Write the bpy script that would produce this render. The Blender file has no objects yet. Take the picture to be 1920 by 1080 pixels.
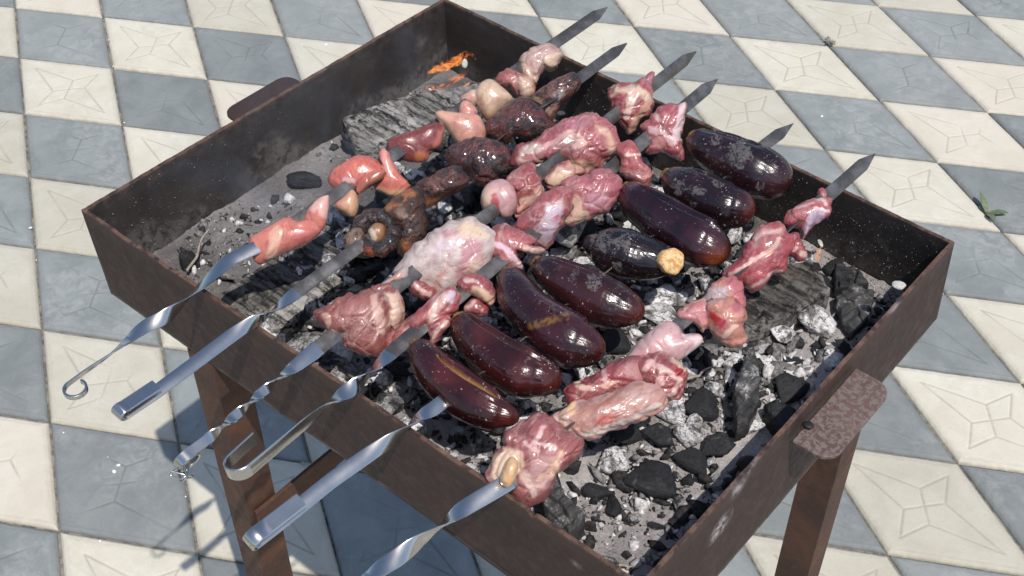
import bpy, math, random
import numpy as np
from mathutils import Vector, Matrix

random.seed(7)
RNG = np.random.RandomState(7)
SC = bpy.context.scene
COL = SC.collection

# ------------------------------------------------------------------ camera
CAM = np.array([0.8167888, -0.3939588, 1.4085184])
RW = np.array([[0.76266645178379, 0.6467830640812633, -0.0033987264009985724],
               [0.4444974279933206, -0.527940291182603, -0.7236719460162322],
               [-0.4698530832399098, 0.550409590179913, -0.6901357570836928]])   # rows: right, down, forward
FPX = 2357.548
cam_data = bpy.data.cameras.new('camera')
cam = bpy.data.objects.new('camera', cam_data)
COL.objects.link(cam)
m = Matrix(((RW[0][0], -RW[1][0], -RW[2][0], CAM[0]),
            (RW[0][1], -RW[1][1], -RW[2][1], CAM[1]),
            (RW[0][2], -RW[1][2], -RW[2][2], CAM[2]), (0, 0, 0, 1)))
cam.matrix_world = m
cam_data.sensor_width = 36.0
cam_data.lens = 36.0 * FPX / 1920.0
cam_data.clip_start = 0.05
cam_data.clip_end = 200.0
SC.camera = cam
SC.render.resolution_x, SC.render.resolution_y = 1024, 576

# ------------------------------------------------------------------ world + sun
SUNV = Vector((-0.48248, 0.23798, -1.0)).normalized()      # direction the light travels
to_sun = -SUNV
elev = math.asin(to_sun.z)
azim = math.atan2(to_sun.x, to_sun.y)
world = bpy.data.worlds.new('World'); SC.world = world; world.use_nodes = True
wn = world.node_tree; wn.nodes.clear()
sky = wn.nodes.new('ShaderNodeTexSky'); sky.sky_type = 'NISHITA'; sky.sun_disc = False
sky.sun_elevation = elev; sky.sun_rotation = azim
sky.air_density = 1.0; sky.dust_density = 1.0
bgn = wn.nodes.new('ShaderNodeBackground'); bgn.inputs['Strength'].default_value = 0.135
wo = wn.nodes.new('ShaderNodeOutputWorld')
wn.links.new(sky.outputs[0], bgn.inputs[0]); wn.links.new(bgn.outputs[0], wo.inputs[0])
sd = bpy.data.lights.new('sun', 'SUN'); sd.energy = 3.7; sd.angle = math.radians(0.55); sd.color = (1.0, 0.955, 0.90)
sun = bpy.data.objects.new('sun', sd); COL.objects.link(sun)
sun.rotation_euler = SUNV.to_track_quat('-Z', 'Y').to_euler()
sun.location = (2, -1, 4)
SC.view_settings.view_transform = 'Standard'
SC.view_settings.look = 'None'
SC.view_settings.exposure = 0.0
SC.view_settings.gamma = 1.0
SC.view_settings.use_curve_mapping = False
SC.render.engine = 'CYCLES'
SC.cycles.max_bounces = 6
SC.cycles.transparent_max_bounces = 8

# ------------------------------------------------------------------ sizes of the grill
H = 0.7151           # rim height
D = 0.1005           # depth of the fire box
RIM = [(-0.0006, -0.0044), (0.0029, 0.4509), (0.5899, 0.4376), (0.5877, 0.0010)]      # left, back, right, near
BOT = [(0.0009, -0.0018), (0.0029, 0.4530), (0.5913, 0.4532), (0.5915, 0.0046)]
FLOOR_Z = H - D


def at(px, py, z):
    """the point at height z that the photograph shows at (px, py)"""
    d = np.array([(px - 960) / FPX, (py - 540) / FPX, 1.0]) @ RW
    return CAM + d * ((z - CAM[2]) / d[2])


def pix(P):
    p = (np.asarray(P) - CAM) @ RW.T
    return np.stack([960 + FPX * p[:, 0] / p[:, 2], 540 + FPX * p[:, 1] / p[:, 2]], 1)


# ------------------------------------------------------------------ numpy noise
_perm = np.random.RandomState(3).permutation(256)
_perm = np.concatenate([_perm, _perm, _perm])
_g = np.random.RandomState(5).normal(size=(256, 3)); _g /= np.linalg.norm(_g, axis=1)[:, None]


def noise(P, s=1.0, seed=0):
    P = np.asarray(P, float) * s + seed * 17.31
    i = np.floor(P).astype(int); f = P - i
    u = f * f * f * (f * (f * 6 - 15) + 10)
    i &= 255
    r = np.zeros(len(P))
    for dx in (0, 1):
        for dy in (0, 1):
            for dz in (0, 1):
                h = _perm[_perm[_perm[(i[:, 0] + dx) & 255] + ((i[:, 1] + dy) & 255)] + ((i[:, 2] + dz) & 255)]
                g = _g[h]
                d = g[:, 0] * (f[:, 0] - dx) + g[:, 1] * (f[:, 1] - dy) + g[:, 2] * (f[:, 2] - dz)
                w = (u[:, 0] if dx else 1 - u[:, 0]) * (u[:, 1] if dy else 1 - u[:, 1]) * (u[:, 2] if dz else 1 - u[:, 2])
                r += d * w
    return r


def fbm(P, s, o=3, seed=0):
    r = 0; a = 1.0
    for k in range(o):
        r = r + a * noise(P, s, seed + k); s *= 2.03; a *= 0.5
    return r


def sstep(a, b, x):
    t = np.clip((x - a) / (b - a), 0, 1)
    return t * t * (3 - 2 * t)


# ------------------------------------------------------------------ mesh helpers
def mesh_from(name, V, F, mat=None, smooth=False, cols=None, extra=None):
    me = bpy.data.meshes.new(name)
    V = np.asarray(V, float)
    if isinstance(F, np.ndarray):
        n = F.shape[1]
        me.vertices.add(len(V)); me.vertices.foreach_set('co', V.ravel())
        me.loops.add(F.size); me.loops.foreach_set('vertex_index', F.ravel().astype(np.int32))
        me.polygons.add(len(F))
        me.polygons.foreach_set('loop_start', np.arange(0, F.size, n, dtype=np.int32))
        me.update(calc_edges=True)
    else:
        me.from_pydata([tuple(v) for v in V], [], [tuple(f) for f in F])
    me.validate()
    if smooth:
        me.polygons.foreach_set('use_smooth', np.ones(len(me.polygons), bool))
    if cols is not None:
        a = me.attributes.new('Col', 'FLOAT_COLOR', 'POINT')
        c = np.ones((len(me.vertices), 4)); c[:, :3] = np.asarray(cols)[:len(me.vertices), :3]
        a.data.foreach_set('color', c.ravel())
    if extra:
        for k, v in extra.items():
            a = me.attributes.new(k, 'FLOAT', 'POINT'); a.data.foreach_set('value', np.asarray(v, float))
    if mat: me.materials.append(mat)
    return me


def link(name, me, parent=None, loc=None):
    o = bpy.data.objects.new(name, me); COL.objects.link(o)
    if loc is not None: o.location = tuple(loc)
    if parent is not None: o.parent = parent
    return o


def tag(o, label=None, cat=None, group=None, kind=None):
    if label: o['label'] = label
    if cat: o['category'] = cat
    if group: o['group'] = group
    if kind: o['kind'] = kind
    return o


def empty(name, loc=(0, 0, 0)):
    o = bpy.data.objects.new(name, None); COL.objects.link(o); o.location = tuple(loc)
    o.empty_display_size = 0.02
    return o


def grid_faces(nu, nv, closeu=False, off=0):
    f = []
    U = nu if closeu else nu - 1
    i = np.arange(U)[:, None]; j = np.arange(nv - 1)[None, :]
    a = (i * nv + j); b = (((i + 1) % nu) * nv + j)
    return (np.stack([a, b, b + 1, a + 1], -1).reshape(-1, 4) + off)


def box_mesh(name, lo, hi, mat, bev=0.0006):
    import bmesh
    bm = bmesh.new()
    bmesh.ops.create_cube(bm, size=1.0)
    for v in bm.verts:
        v.co = Vector([lo[k] + (v.co[k] + 0.5) * (hi[k] - lo[k]) for k in range(3)])
    if bev: bmesh.ops.bevel(bm, geom=bm.edges[:], offset=bev, segments=1, affect='EDGES')
    me = bpy.data.meshes.new(name); bm.to_mesh(me); bm.free(); me.materials.append(mat)
    return me


# ------------------------------------------------------------------ materials
class MB:
    def __init__(s, name):
        s.m = bpy.data.materials.new(name); s.m.use_nodes = True
        s.t = s.m.node_tree; s.t.nodes.clear()
        s.out = s.n('ShaderNodeOutputMaterial'); s.p = s.n('ShaderNodeBsdfPrincipled')
        s.l(s.p.outputs[0], s.out.inputs[0])

    def n(s, t): return s.t.nodes.new(t)
    def l(s, a, b): s.t.links.new(a, b)

    def val(s, sock, v):
        if isinstance(v, (int, float)): sock.default_value = v
        elif isinstance(v, (tuple, list)): sock.default_value = tuple(v) + ((1,) if len(v) == 3 and len(sock.default_value) == 4 else ())
        else: s.l(v, sock)

    def coord(s, kind='Object', scale=None, rnd=False):
        c = s.n('ShaderNodeTexCoord').outputs[kind]
        if rnd:
            oi = s.n('ShaderNodeObjectInfo'); mm = s.n('ShaderNodeVectorMath'); mm.operation = 'MULTIPLY_ADD'
            cc = s.n('ShaderNodeCombineXYZ')
            for k in range(3):
                q = s.n('ShaderNodeMath'); q.operation = 'MULTIPLY'; s.l(oi.outputs['Random'], q.inputs[0]); q.inputs[1].default_value = (37.0, 91.0, 53.0)[k]
                s.l(q.outputs[0], cc.inputs[k])
            ad = s.n('ShaderNodeVectorMath'); ad.operation = 'ADD'; s.l(c, ad.inputs[0]); s.l(cc.outputs[0], ad.inputs[1]); c = ad.outputs[0]
        if scale:
            mp = s.n('ShaderNodeMapping'); s.l(c, mp.inputs[0]); mp.inputs['Scale'].default_value = scale; c = mp.outputs[0]
        return c

    def noise(s, c, scale, detail=4, rough=0.55, dist=0.0):
        n = s.n('ShaderNodeTexNoise'); s.l(c, n.inputs['Vector']); n.inputs['Scale'].default_value = scale
        n.inputs['Detail'].default_value = detail; n.inputs['Roughness'].default_value = rough; n.inputs['Distortion'].default_value = dist
        return n.outputs['Fac']

    def vor(s, c, scale, feature='F1', out='Distance', rnd=1.0):
        n = s.n('ShaderNodeTexVoronoi'); n.feature = feature; s.l(c, n.inputs['Vector']); n.inputs['Scale'].default_value = scale
        n.inputs['Randomness'].default_value = rnd
        return n.outputs[out]

    def ramp(s, v, a, b, lo=0.0, hi=1.0):
        n = s.n('ShaderNodeMapRange'); n.interpolation_type = 'SMOOTHSTEP'; s.l(v, n.inputs['Value'])
        n.inputs['From Min'].default_value = a; n.inputs['From Max'].default_value = b
        n.inputs['To Min'].default_value = lo; n.inputs['To Max'].default_value = hi
        return n.outputs[0]

    def mix(s, f, a, b, mode='MIX'):
        n = s.n('ShaderNodeMix'); n.data_type = 'RGBA'; n.blend_type = mode
        s.val(n.inputs[0], f)
        for sock, v in ((n.inputs[6], a), (n.inputs[7], b)):
            if isinstance(v, tuple): sock.default_value = v + (1,) if len(v) == 3 else v
            else: s.l(v, sock)
        return n.outputs[2]

    def math(s, op, a, b=0.0):
        n = s.n('ShaderNodeMath'); n.operation = op; s.val(n.inputs[0], a); s.val(n.inputs[1], b); return n.outputs[0]

    def attr(s, name, out='Color'):
        n = s.n('ShaderNodeAttribute'); n.attribute_name = name; return n.outputs[out]

    def bump(s, h, strength, dist=0.001, prev=None):
        n = s.n('ShaderNodeBump'); s.l(h, n.inputs['Height']); n.inputs['Strength'].default_value = strength; n.inputs['Distance'].default_value = dist
        if prev: s.l(prev, n.inputs['Normal'])
        return n.outputs[0]

    def set(s, **k):
        for a, v in k.items():
            s.val(s.p.inputs[a.replace('_', ' ')], v)
        return s.m


def mat_tile(name, base, alt, stain, grout, warm):
    b = MB(name); c = b.coord(rnd=True)
    oi = b.n('ShaderNodeObjectInfo').outputs['Random']
    n1 = b.noise(c, 14, 6, 0.62, 0.4); n2 = b.noise(c, 45, 6, 0.7, 0.6); n3 = b.noise(c, 350, 3, 0.7); n4 = b.noise(c, 5, 3, 0.6)
    k = b.mix(b.ramp(n1, 0.35, 0.68), base, alt)
    k = b.mix(b.math('MULTIPLY', b.ramp(n4, 0.46, 0.62, 0, 0.50), b.ramp(n2, 0.40, 0.62)), k, stain)
    k = b.mix(b.ramp(n2, 0.55, 0.80, 0, 0.45), k, stain)
    k = b.mix(b.ramp(n3, 0.56, 0.74, 0, 0.40), k, grout)
    k = b.mix(b.ramp(b.noise(c, 120, 5, 0.75, 0.3), 0.52, 0.70, 0, 0.30), k, alt)
    tone = b.ramp(oi, 0, 1, 0.86, 1.10)
    tc = b.n('ShaderNodeCombineColor'); [b.l(tone, tc.inputs[i]) for i in range(3)]
    k = b.mix(1.0, k, tc.outputs[0], 'MULTIPLY')
    k = b.mix(b.ramp(oi, 0.75, 0.95, 0, 0.35), k, warm)
    g = b.attr('groove', 'Fac'); gn = b.math('MULTIPLY', g, b.ramp(n2, 0.25, 0.6, 0.35, 1.0))
    k = b.mix(b.math('MULTIPLY', gn, 0.62), k, grout)
    e = b.attr('edge', 'Fac')
    k = b.mix(b.math('MULTIPLY', e, b.ramp(n2, 0.3, 0.65, 0.12, 0.65)), k, grout)
    pits = b.ramp(b.vor(c, 260), 0.05, 0.16, 1, 0); pm = b.math('MULTIPLY', pits, b.ramp(n1, 0.5, 0.62))
    k = b.mix(b.math('MULTIPLY', pm, 0.5), k, grout)
    nb = b.bump(n3, 0.25, 0.0008); nb = b.bump(n2, 0.35, 0.0018, nb)
    return b.set(Base_Color=k, Roughness=b.ramp(n1, 0.3, 0.7, 0.62, 0.85), Normal=nb, Specular_IOR_Level=0.3)


M = {}
M['tile_light'] = mat_tile('cream cement', (0.61, 0.57, 0.46), (0.545, 0.505, 0.40), (0.66, 0.625, 0.55), (0.34, 0.31, 0.25), (0.56, 0.48, 0.40))
M['tile_dark'] = mat_tile('blue grey cement', (0.275, 0.292, 0.277), (0.215, 0.232, 0.225), (0.38, 0.39, 0.38), (0.140, 0.142, 0.138), (0.26, 0.27, 0.25))

b = MB('joint sand'); c = b.coord(); n = b.noise(c, 60, 6, 0.7); n2 = b.noise(c, 600, 3, 0.7)
k = b.mix(b.ramp(n, 0.35, 0.65), (0.10, 0.095, 0.085), (0.30, 0.27, 0.22))
M['joint'] = b.set(Base_Color=k, Roughness=0.95, Normal=b.bump(n2, 0.6, 0.002))


def mat_rust(name, base, dark, rust, rustamt, rough=0.62):
    b = MB(name); c = b.coord(); n1 = b.noise(c, 18, 6, 0.65, 0.6); n2 = b.noise(c, 90 if rustamt < .95 else 240, 6, 0.7, 0.3); n3 = b.noise(c, 700, 3, 0.7)
    k = b.mix(b.ramp(n1, 0.32, 0.68), base, dark)
    k = b.mix(b.ramp(n2, 0.52 if rustamt < .95 else .46, 0.78 if rustamt < .95 else .56, 0, min(rustamt, .8)), k, rust)
    k = b.mix(b.ramp(n3, 0.58, 0.75, 0, 0.35), k, dark)
    a = b.attr('Col'); al = b.attr('mark', 'Fac')
    mk = b.math('MULTIPLY', al, b.ramp(n2, 0.38, 0.58))
    k = b.mix(mk, k, a)
    nb = b.bump(n3, 0.35, 0.0005); nb = b.bump(n2, 0.4, 0.001, nb)
    return b.set(Base_Color=k, Roughness=b.ramp(n2, 0.3, 0.7, rough - 0.12, rough + 0.15), Metallic=0.15, Normal=nb, Specular_IOR_Level=0.35)


M['rust_out'] = mat_rust('rusted outer steel', (0.058, 0.034, 0.028), (0.040, 0.025, 0.021), (0.115, 0.060, 0.045), 0.45)
M['rust_in'] = mat_rust('sooty inner steel', (0.056, 0.046, 0.041), (0.034, 0.030, 0.028), (0.085, 0.062, 0.050), 0.5, 0.7)
M['rust_leg'] = mat_rust('rusty angle iron', (0.115, 0.055, 0.034), (0.060, 0.034, 0.026), (0.20, 0.095, 0.048), 0.7)
M['rust_plate'] = mat_rust('flaking red primer plate', (0.15, 0.092, 0.082), (0.105, 0.064, 0.057), (0.21, 0.175, 0.15), 1.0, 0.8)

b = MB('brushed steel strip'); c = b.coord(scale=(1, 0.06, 1)); n = b.noise(c, 900, 3, 0.6); c2 = b.coord(); n2 = b.noise(c2, 28, 4, 0.6)
k = b.mix(b.ramp(n2, 0.58, 0.72, 0, 0.6), (0.60, 0.58, 0.55), (0.40, 0.37, 0.33))
M['steel'] = b.set(Base_Color=k, Metallic=1.0, Roughness=b.ramp(n2, 0.3, 0.7, 0.20, 0.28), Normal=b.bump(n, 0.05, 0.0003))
b = MB('sooted steel strip'); c = b.coord(); n2 = b.noise(c, 50, 5, 0.7)
k = b.mix(b.ramp(n2, 0.4, 0.7), (0.17, 0.15, 0.13), (0.27, 0.255, 0.24))
M['steel_soot'] = b.set(Base_Color=k, Metallic=0.85, Roughness=b.ramp(n2, 0.3, 0.7, 0.34, 0.5), Normal=b.bump(n2, 0.1, 0.0005))

# ash, coal, charred wood
b = MB('wood ash'); c = b.coord(); n1 = b.noise(c, 12, 5, 0.6); n2 = b.noise(c, 120, 6, 0.75, 0.5); n3 = b.noise(c, 420, 4, 0.75)
k = b.mix(b.ramp(n1, 0.35, 0.65), (0.46, 0.43, 0.42), (0.35, 0.325, 0.315))
k = b.mix(b.ramp(n2, 0.56, 0.70, 0, 0.7), k, (0.10, 0.095, 0.092))
k = b.mix(b.ramp(n3, 0.55, 0.68, 0, 0.75), k, (0.66, 0.645, 0.63))
k = b.mix(b.ramp(n3, 0.43, 0.33, 0, 0.7), k, (0.07, 0.067, 0.065))
k = b.mix(1.0, k, b.attr('Col'), 'MULTIPLY')
nb = b.bump(n3, 0.7, 0.0018); nb = b.bump(n2, 0.7, 0.003, nb)
M['ash'] = b.set(Base_Color=k, Roughness=0.95, Normal=nb, Specular_IOR_Level=0.1)


def mat_coal(name, black, ash, lo, hi, crack=0.0, rough=0.7):
    b = MB(name); c = b.coord(rnd=True); n1 = b.noise(c, 2.0, 6, 0.65, 0.5); n2 = b.noise(c, 11, 6, 0.75); cs = b.coord(rnd=True, scale=(1, 8, 8)); ns = b.noise(cs, 3.0, 4, 0.6, .3)
    k = b.mix(b.ramp(n2, 0.3, 0.7), black, tuple(x * 2.1 + 0.008 for x in black))
    am = b.math('MULTIPLY', b.ramp(n1, lo, hi), b.ramp(n2, 0.36, 0.50, 0.35, 1))
    k = b.mix(am, k, ash)
    dz = b.n('ShaderNodeTexNoise'); b.l(c, dz.inputs['Vector']); dz.inputs['Scale'].default_value = 5; dz.inputs['Detail'].default_value = 4
    dv = b.n('ShaderNodeVectorMath'); dv.operation = 'MULTIPLY_ADD'; b.l(dz.outputs['Color'], dv.inputs[0]); dv.inputs[1].default_value = (.35, .35, .35); b.l(c, dv.inputs[2])
    cr = b.ramp(b.vor(dv.outputs[0], 4.6, 'DISTANCE_TO_EDGE'), 0.0, 0.06, 1, 0)
    cr = b.math('MULTIPLY', cr, b.ramp(b.noise(c, 3.0, 3), 0.40, 0.55))
    cr = b.math('MAXIMUM', cr, b.ramp(ns, 0.36, 0.30, 0, .8))
    k = b.mix(b.math('MULTIPLY', cr, crack), k, (0.035, 0.033, 0.032))
    nb = b.bump(n2, 0.5, 0.0016); nb = b.bump(ns, 0.6, 0.0022, nb)
    if crack: nb = b.bump(b.math('SUBTRACT', 1.0, cr), 0.8, 0.0016, nb)
    return b.set(Base_Color=k, Roughness=rough, Normal=nb, Specular_IOR_Level=0.4 if rough < .7 else .1)


M['coal_black'] = mat_coal('black charcoal', (0.011, 0.0115, 0.013), (0.20, 0.195, 0.19), 0.60, 0.72, 0.0, 0.58)
M['coal_grey'] = mat_coal('grey dusted charcoal', (0.030, 0.030, 0.031), (0.42, 0.41, 0.40), 0.44, 0.60, 0.3, 0.85)
M['coal_white'] = mat_coal('ash covered charcoal', (0.10, 0.097, 0.095), (0.82, 0.80, 0.795), 0.38, 0.52, 0.8, 0.95)

for nm, ca, cb in (('crumb_black', (0.016, 0.016, 0.017), (0.05, 0.048, 0.047)), ('crumb_grey', (0.09, 0.087, 0.085), (0.26, 0.25, 0.24)), ('crumb_white', (0.38, 0.365, 0.355), (0.74, 0.72, 0.71))):
    b = MB(nm.replace('_', ' ')); c = b.coord(); n1 = b.noise(c, 260, 4, 0.7); M[nm] = b.set(Base_Color=b.mix(b.ramp(n1, 0.35, 0.62), ca, cb), Roughness=0.9, Specular_IOR_Level=0.15, Normal=b.bump(n1, 0.5, 0.001))
for nm, ca, cb, lo in (('slab_black', (0.016, 0.0165, 0.018), (0.045, 0.045, 0.046), .55), ('slab_grey', (0.030, 0.030, 0.031), (0.085, 0.083, 0.082), .45)):
    b = MB(nm.replace('_', ' ')); c = b.coord(); n1 = b.noise(c, 45, 6, 0.7, .4); n2 = b.noise(c, 400, 4, 0.7)
    k = b.mix(b.ramp(n1, 0.35, 0.65), ca, cb); k = b.mix(b.math('MULTIPLY', b.ramp(n1, lo + .08, lo + .2), b.ramp(n2, .4, .55)), k, (0.40, 0.39, 0.38))
    M[nm] = b.set(Base_Color=k, Roughness=0.7, Specular_IOR_Level=0.3, Normal=b.bump(n1, 0.6, 0.002, b.bump(n2, 0.5, 0.0008)))
b = MB('charred log'); c = b.coord(scale=(0.35, 3.0, 3.0)); c0 = b.coord()
n1 = b.noise(c, 55, 6, 0.7, 0.3); n2 = b.noise(c0, 200, 5, 0.7); n3 = b.noise(c0, 22, 4, 0.6)
k = b.mix(b.ramp(n1, 0.42, 0.66), (0.020, 0.019, 0.018), (0.13, 0.115, 0.10))
k = b.mix(b.math('MULTIPLY', b.attr('ashy', 'Fac'), b.ramp(n1, 0.38, 0.60)), k, (0.42, 0.40, 0.37))
k = b.mix(b.ramp(n3, 0.60, 0.75, 0, 0.5), k, (0.10, 0.07, 0.05))
nb = b.bump(n2, 0.4, 0.001); nb = b.bump(n1, 0.9, 0.003, nb)
M['log'] = b.set(Base_Color=k, Roughness=0.85, Normal=nb, Specular_IOR_Level=0.2)


def mat_meat(name, rough=0.30, charred=False, sss=0.12):
    b = MB(name); c = b.coord(); n1 = b.noise(c, 70, 5, 0.65, 0.8); n2 = b.noise(c, 330, 5, 0.7, 0.5); n3 = b.noise(c, 900, 3, 0.6); cs = b.coord(scale=(1.0, 0.22, 1.0)); ns = b.noise(cs, 330, 5, 0.65, 1.2)
    col = b.attr('Col'); fat = b.attr('fat', 'Fac')
    dark = b.mix(1.0, col, (0.45, 0.30, 0.30), 'MULTIPLY')
    k = b.mix(b.ramp(n1, 0.40, 0.68, 0, 0.6), col, dark)
    if not charred:
        red = b.math('SUBTRACT', 1.0, fat)
        k = b.mix(b.math('MULTIPLY', fat, 0.8), k, b.mix(1.0, col, (1.16, 1.16, 1.16), 'MULTIPLY'))
        amt = 1.0 if name == 'raw meat' else 0.35
        dv = b.n('ShaderNodeVectorMath'); dv.operation = 'MULTIPLY_ADD'
        nz = b.n('ShaderNodeTexNoise'); b.l(cs, nz.inputs['Vector']); nz.inputs['Scale'].default_value = 120; b.l(nz.outputs['Color'], dv.inputs[0]); dv.inputs[1].default_value = (.02, .02, .02); b.l(cs, dv.inputs[2])
        web = b.ramp(b.vor(dv.outputs[0], 95, 'DISTANCE_TO_EDGE'), 0.0, 0.045, 1, 0)
        web = b.math('MULTIPLY', web, b.ramp(n1, 0.38, 0.60))
        k = b.mix(b.math('MULTIPLY', b.math('MULTIPLY', web, red), 0.42 * amt), k, (0.60, 0.38, 0.33))
        k = b.mix(b.math('MULTIPLY', b.ramp(ns, 0.55, 0.68, 0, 0.36 * amt), red), k, (0.58, 0.33, 0.29))
        k = b.mix(b.ramp(ns, 0.42, 0.32, 0, 0.55 * amt), k, dark)
        k = b.mix(b.ramp(n2, 0.58, 0.72, 0, 0.4 * amt), k, dark)
        r = b.ramp(n2, 0.3, 0.7, rough - 0.10, rough + 0.16)
        nb = b.bump(n3, 0.15 * amt + .03, 0.0005); nb = b.bump(n2, 0.42 * amt, 0.0013, nb); nb = b.bump(ns, 0.45 * amt + .05, 0.0015, nb)
        return b.set(Base_Color=k, Roughness=r, Normal=nb, Specular_IOR_Level=0.5, Coat_Weight=0.45, Coat_Roughness=0.14, Coat_Normal=b.bump(n1, 0.25, 0.002), Subsurface_Weight=sss, Subsurface_Radius=(0.6, 0.25, 0.2), Subsurface_Scale=0.004)
    k = b.mix(b.ramp(n1, 0.46, 0.58, 0, 0.85), k, (0.014, 0.009, 0.007))
    k = b.mix(b.math('MULTIPLY', b.ramp(n2, 0.64, 0.72, 0, 0.35), b.ramp(n1, 0.5, 0.6)), k, (0.36, 0.30, 0.26))
    nb = b.bump(ns, 0.9, 0.003); nb = b.bump(n2, 0.55, 0.0018, nb)
    return b.set(Base_Color=k, Roughness=b.ramp(n1, 0.3, 0.7, 0.16, 0.36), Normal=nb, Specular_IOR_Level=0.7, Coat_Weight=0.4, Coat_Roughness=0.1)


M['meat'] = mat_meat('raw meat')
M['liver'] = mat_meat('smooth wet liver', 0.24, sss=0.15)
M['char_meat'] = mat_meat('charred meat', charred=True)
M['core_meat'] = mat_meat('roasted core', 0.35, sss=0.05)

b = MB('aubergine skin'); c = b.coord(rnd=True); n1 = b.noise(c, 26, 5, 0.6, 0.5); n2 = b.noise(c, 420, 3, 0.7); n4 = b.noise(c, 150, 5, 0.75, 0.4); cs = b.coord(rnd=True, scale=(0.25, 1, 1)); ns = b.noise(cs, 130, 4, 0.6, 0.4)
col = b.attr('Col')
k = b.mix(b.ramp(n1, 0.40, 0.60, 0, 0.85), col, b.mix(1.0, col, (0.38, 0.38, 0.40), 'MULTIPLY'))
dust = b.attr('dust', 'Fac')
n4d = b.math('ADD', n4, b.math('MULTIPLY', b.math('MAXIMUM', b.math('SUBTRACT', dust, 1.0), 0.0), 0.16))
d1 = b.math('MULTIPLY', b.ramp(n4d, 0.55, 0.66), b.ramp(dust, 0.40, 0.95))
d1 = b.math('MULTIPLY', d1, b.ramp(n2, 0.36, 0.54))
d2 = b.ramp(b.noise(c, 520, 2, 0.5), 0.66, 0.72); d2 = b.math('MULTIPLY', d2, b.ramp(b.noise(c, 60, 3, 0.6), 0.44, 0.60))
k = b.mix(b.math('MULTIPLY', d1, 0.42), k, (0.22, 0.205, 0.19))
k = b.mix(b.math('MULTIPLY', d2, 0.8), k, (0.50, 0.46, 0.42))
fl = b.attr('flesh', 'Fac')
k = b.mix(b.math('MULTIPLY', fl, 0.85), k, (0.34, 0.17, 0.045))
ro = b.math('ADD', b.ramp(n1, 0.3, 0.7, 0.17, 0.30), b.math('MULTIPLY', b.math('MAXIMUM', d1, d2), 0.5))
nb = b.bump(ns, 0.40, 0.0018); nb = b.bump(n4, 0.22, 0.0010, nb)
M['skin'] = b.set(Base_Color=k, Roughness=ro, Normal=nb, Specular_IOR_Level=0.5, Coat_Weight=0.25, Coat_Roughness=0.10, Coat_Normal=b.bump(ns, 0.35, 0.0016))

b = MB('cut aubergine end'); c = b.coord(); n1 = b.noise(c, 300, 4, 0.7); n2 = b.noise(c, 90, 4, 0.6)
k = b.mix(b.ramp(n1, 0.4, 0.62), (0.78, 0.55, 0.27), (0.52, 0.25, 0.08)); k = b.mix(b.ramp(n2, 0.55, 0.7, 0, .6), k, (0.85, 0.70, 0.45))
M['cut'] = b.set(Base_Color=k, Roughness=0.6, Normal=b.bump(n1, 0.6, 0.001))
b = MB('scorched calyx'); c = b.coord(); n1 = b.noise(c, 200, 4, 0.7)
M['calyx'] = b.set(Base_Color=b.mix(b.ramp(n1, 0.35, 0.6), (0.30, 0.15, 0.045), (0.10, 0.05, 0.025)), Roughness=0.7, Normal=b.bump(n1, 0.5, 0.001))
b = MB('pale flake'); c = b.coord(); n1 = b.noise(c, 300, 4, 0.7)
M['flake'] = b.set(Base_Color=b.mix(b.ramp(n1, 0.35, 0.6), (0.42, 0.40, 0.38), (0.60, 0.58, 0.54)), Roughness=0.9)
b = MB('grey ash speck'); c = b.coord(); n1 = b.noise(c, 90, 3, 0.7)
M['wall_flake'] = b.set(Base_Color=b.mix(b.ramp(n1, 0.4, 0.6), (0.10, 0.095, 0.09), (0.26, 0.25, 0.24)), Roughness=0.9)
b = MB('white crumb'); M['crumb'] = b.set(Base_Color=(0.80, 0.78, 0.72), Roughness=0.8)
b = MB('dry twig'); c = b.coord(); n1 = b.noise(c, 200, 4, 0.7)
M['twig'] = b.set(Base_Color=b.mix(b.ramp(n1, 0.35, 0.6), (0.22, 0.19, 0.14), (0.36, 0.32, 0.26)), Roughness=0.9)
b = MB('weed leaf'); c = b.coord(); n1 = b.noise(c, 120, 4, 0.6)
M['leaf'] = b.set(Base_Color=b.mix(b.ramp(n1, 0.35, 0.65), (0.10, 0.14, 0.065), (0.17, 0.20, 0.11)), Roughness=0.6)
b = MB('dry weed leaf'); c = b.coord(); n1 = b.noise(c, 120, 4, 0.6)
M['leaf_dry'] = b.set(Base_Color=b.mix(b.ramp(n1, 0.35, 0.65), (0.20, 0.20, 0.15), (0.38, 0.36, 0.29)), Roughness=0.8)

# flame: glowing gas, half clear
b = MB('flame'); c = b.coord(scale=(1, 0.5, 1)); n1 = b.noise(c, 110, 4, 0.6, 1.2)
em = b.n('ShaderNodeEmission'); b.l(b.mix(b.ramp(n1, 0.4, 0.62), (1.0, 0.11, 0.015), (1.0, 0.36, 0.08)), em.inputs[0]); em.inputs[1].default_value = 1.25
tr = b.n('ShaderNodeBsdfTransparent'); ms = b.n('ShaderNodeMixShader')
lw = b.n('ShaderNodeLayerWeight'); lw.inputs[0].default_value = 0.5
fc = b.math('MULTIPLY', b.ramp(lw.outputs['Facing'], 0.25, 0.95, 1, 0), b.ramp(n1, 0.42, 0.70, 0.0, 0.60))
b.l(fc, ms.inputs[0]); b.l(tr.outputs[0], ms.inputs[1]); b.l(em.outputs[0], ms.inputs[2]); b.l(ms.outputs[0], b.out.inputs[0])
M['flame'] = b.m
#==BODY==
# ------------------------------------------------------------------ pavement of lozenge tiles
T0 = np.array([-1.51297, 0.71046]); TA = np.array([0.17472, 0.09732]); TB = np.array([0.17240, -0.10536])   # column step, row step
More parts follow.
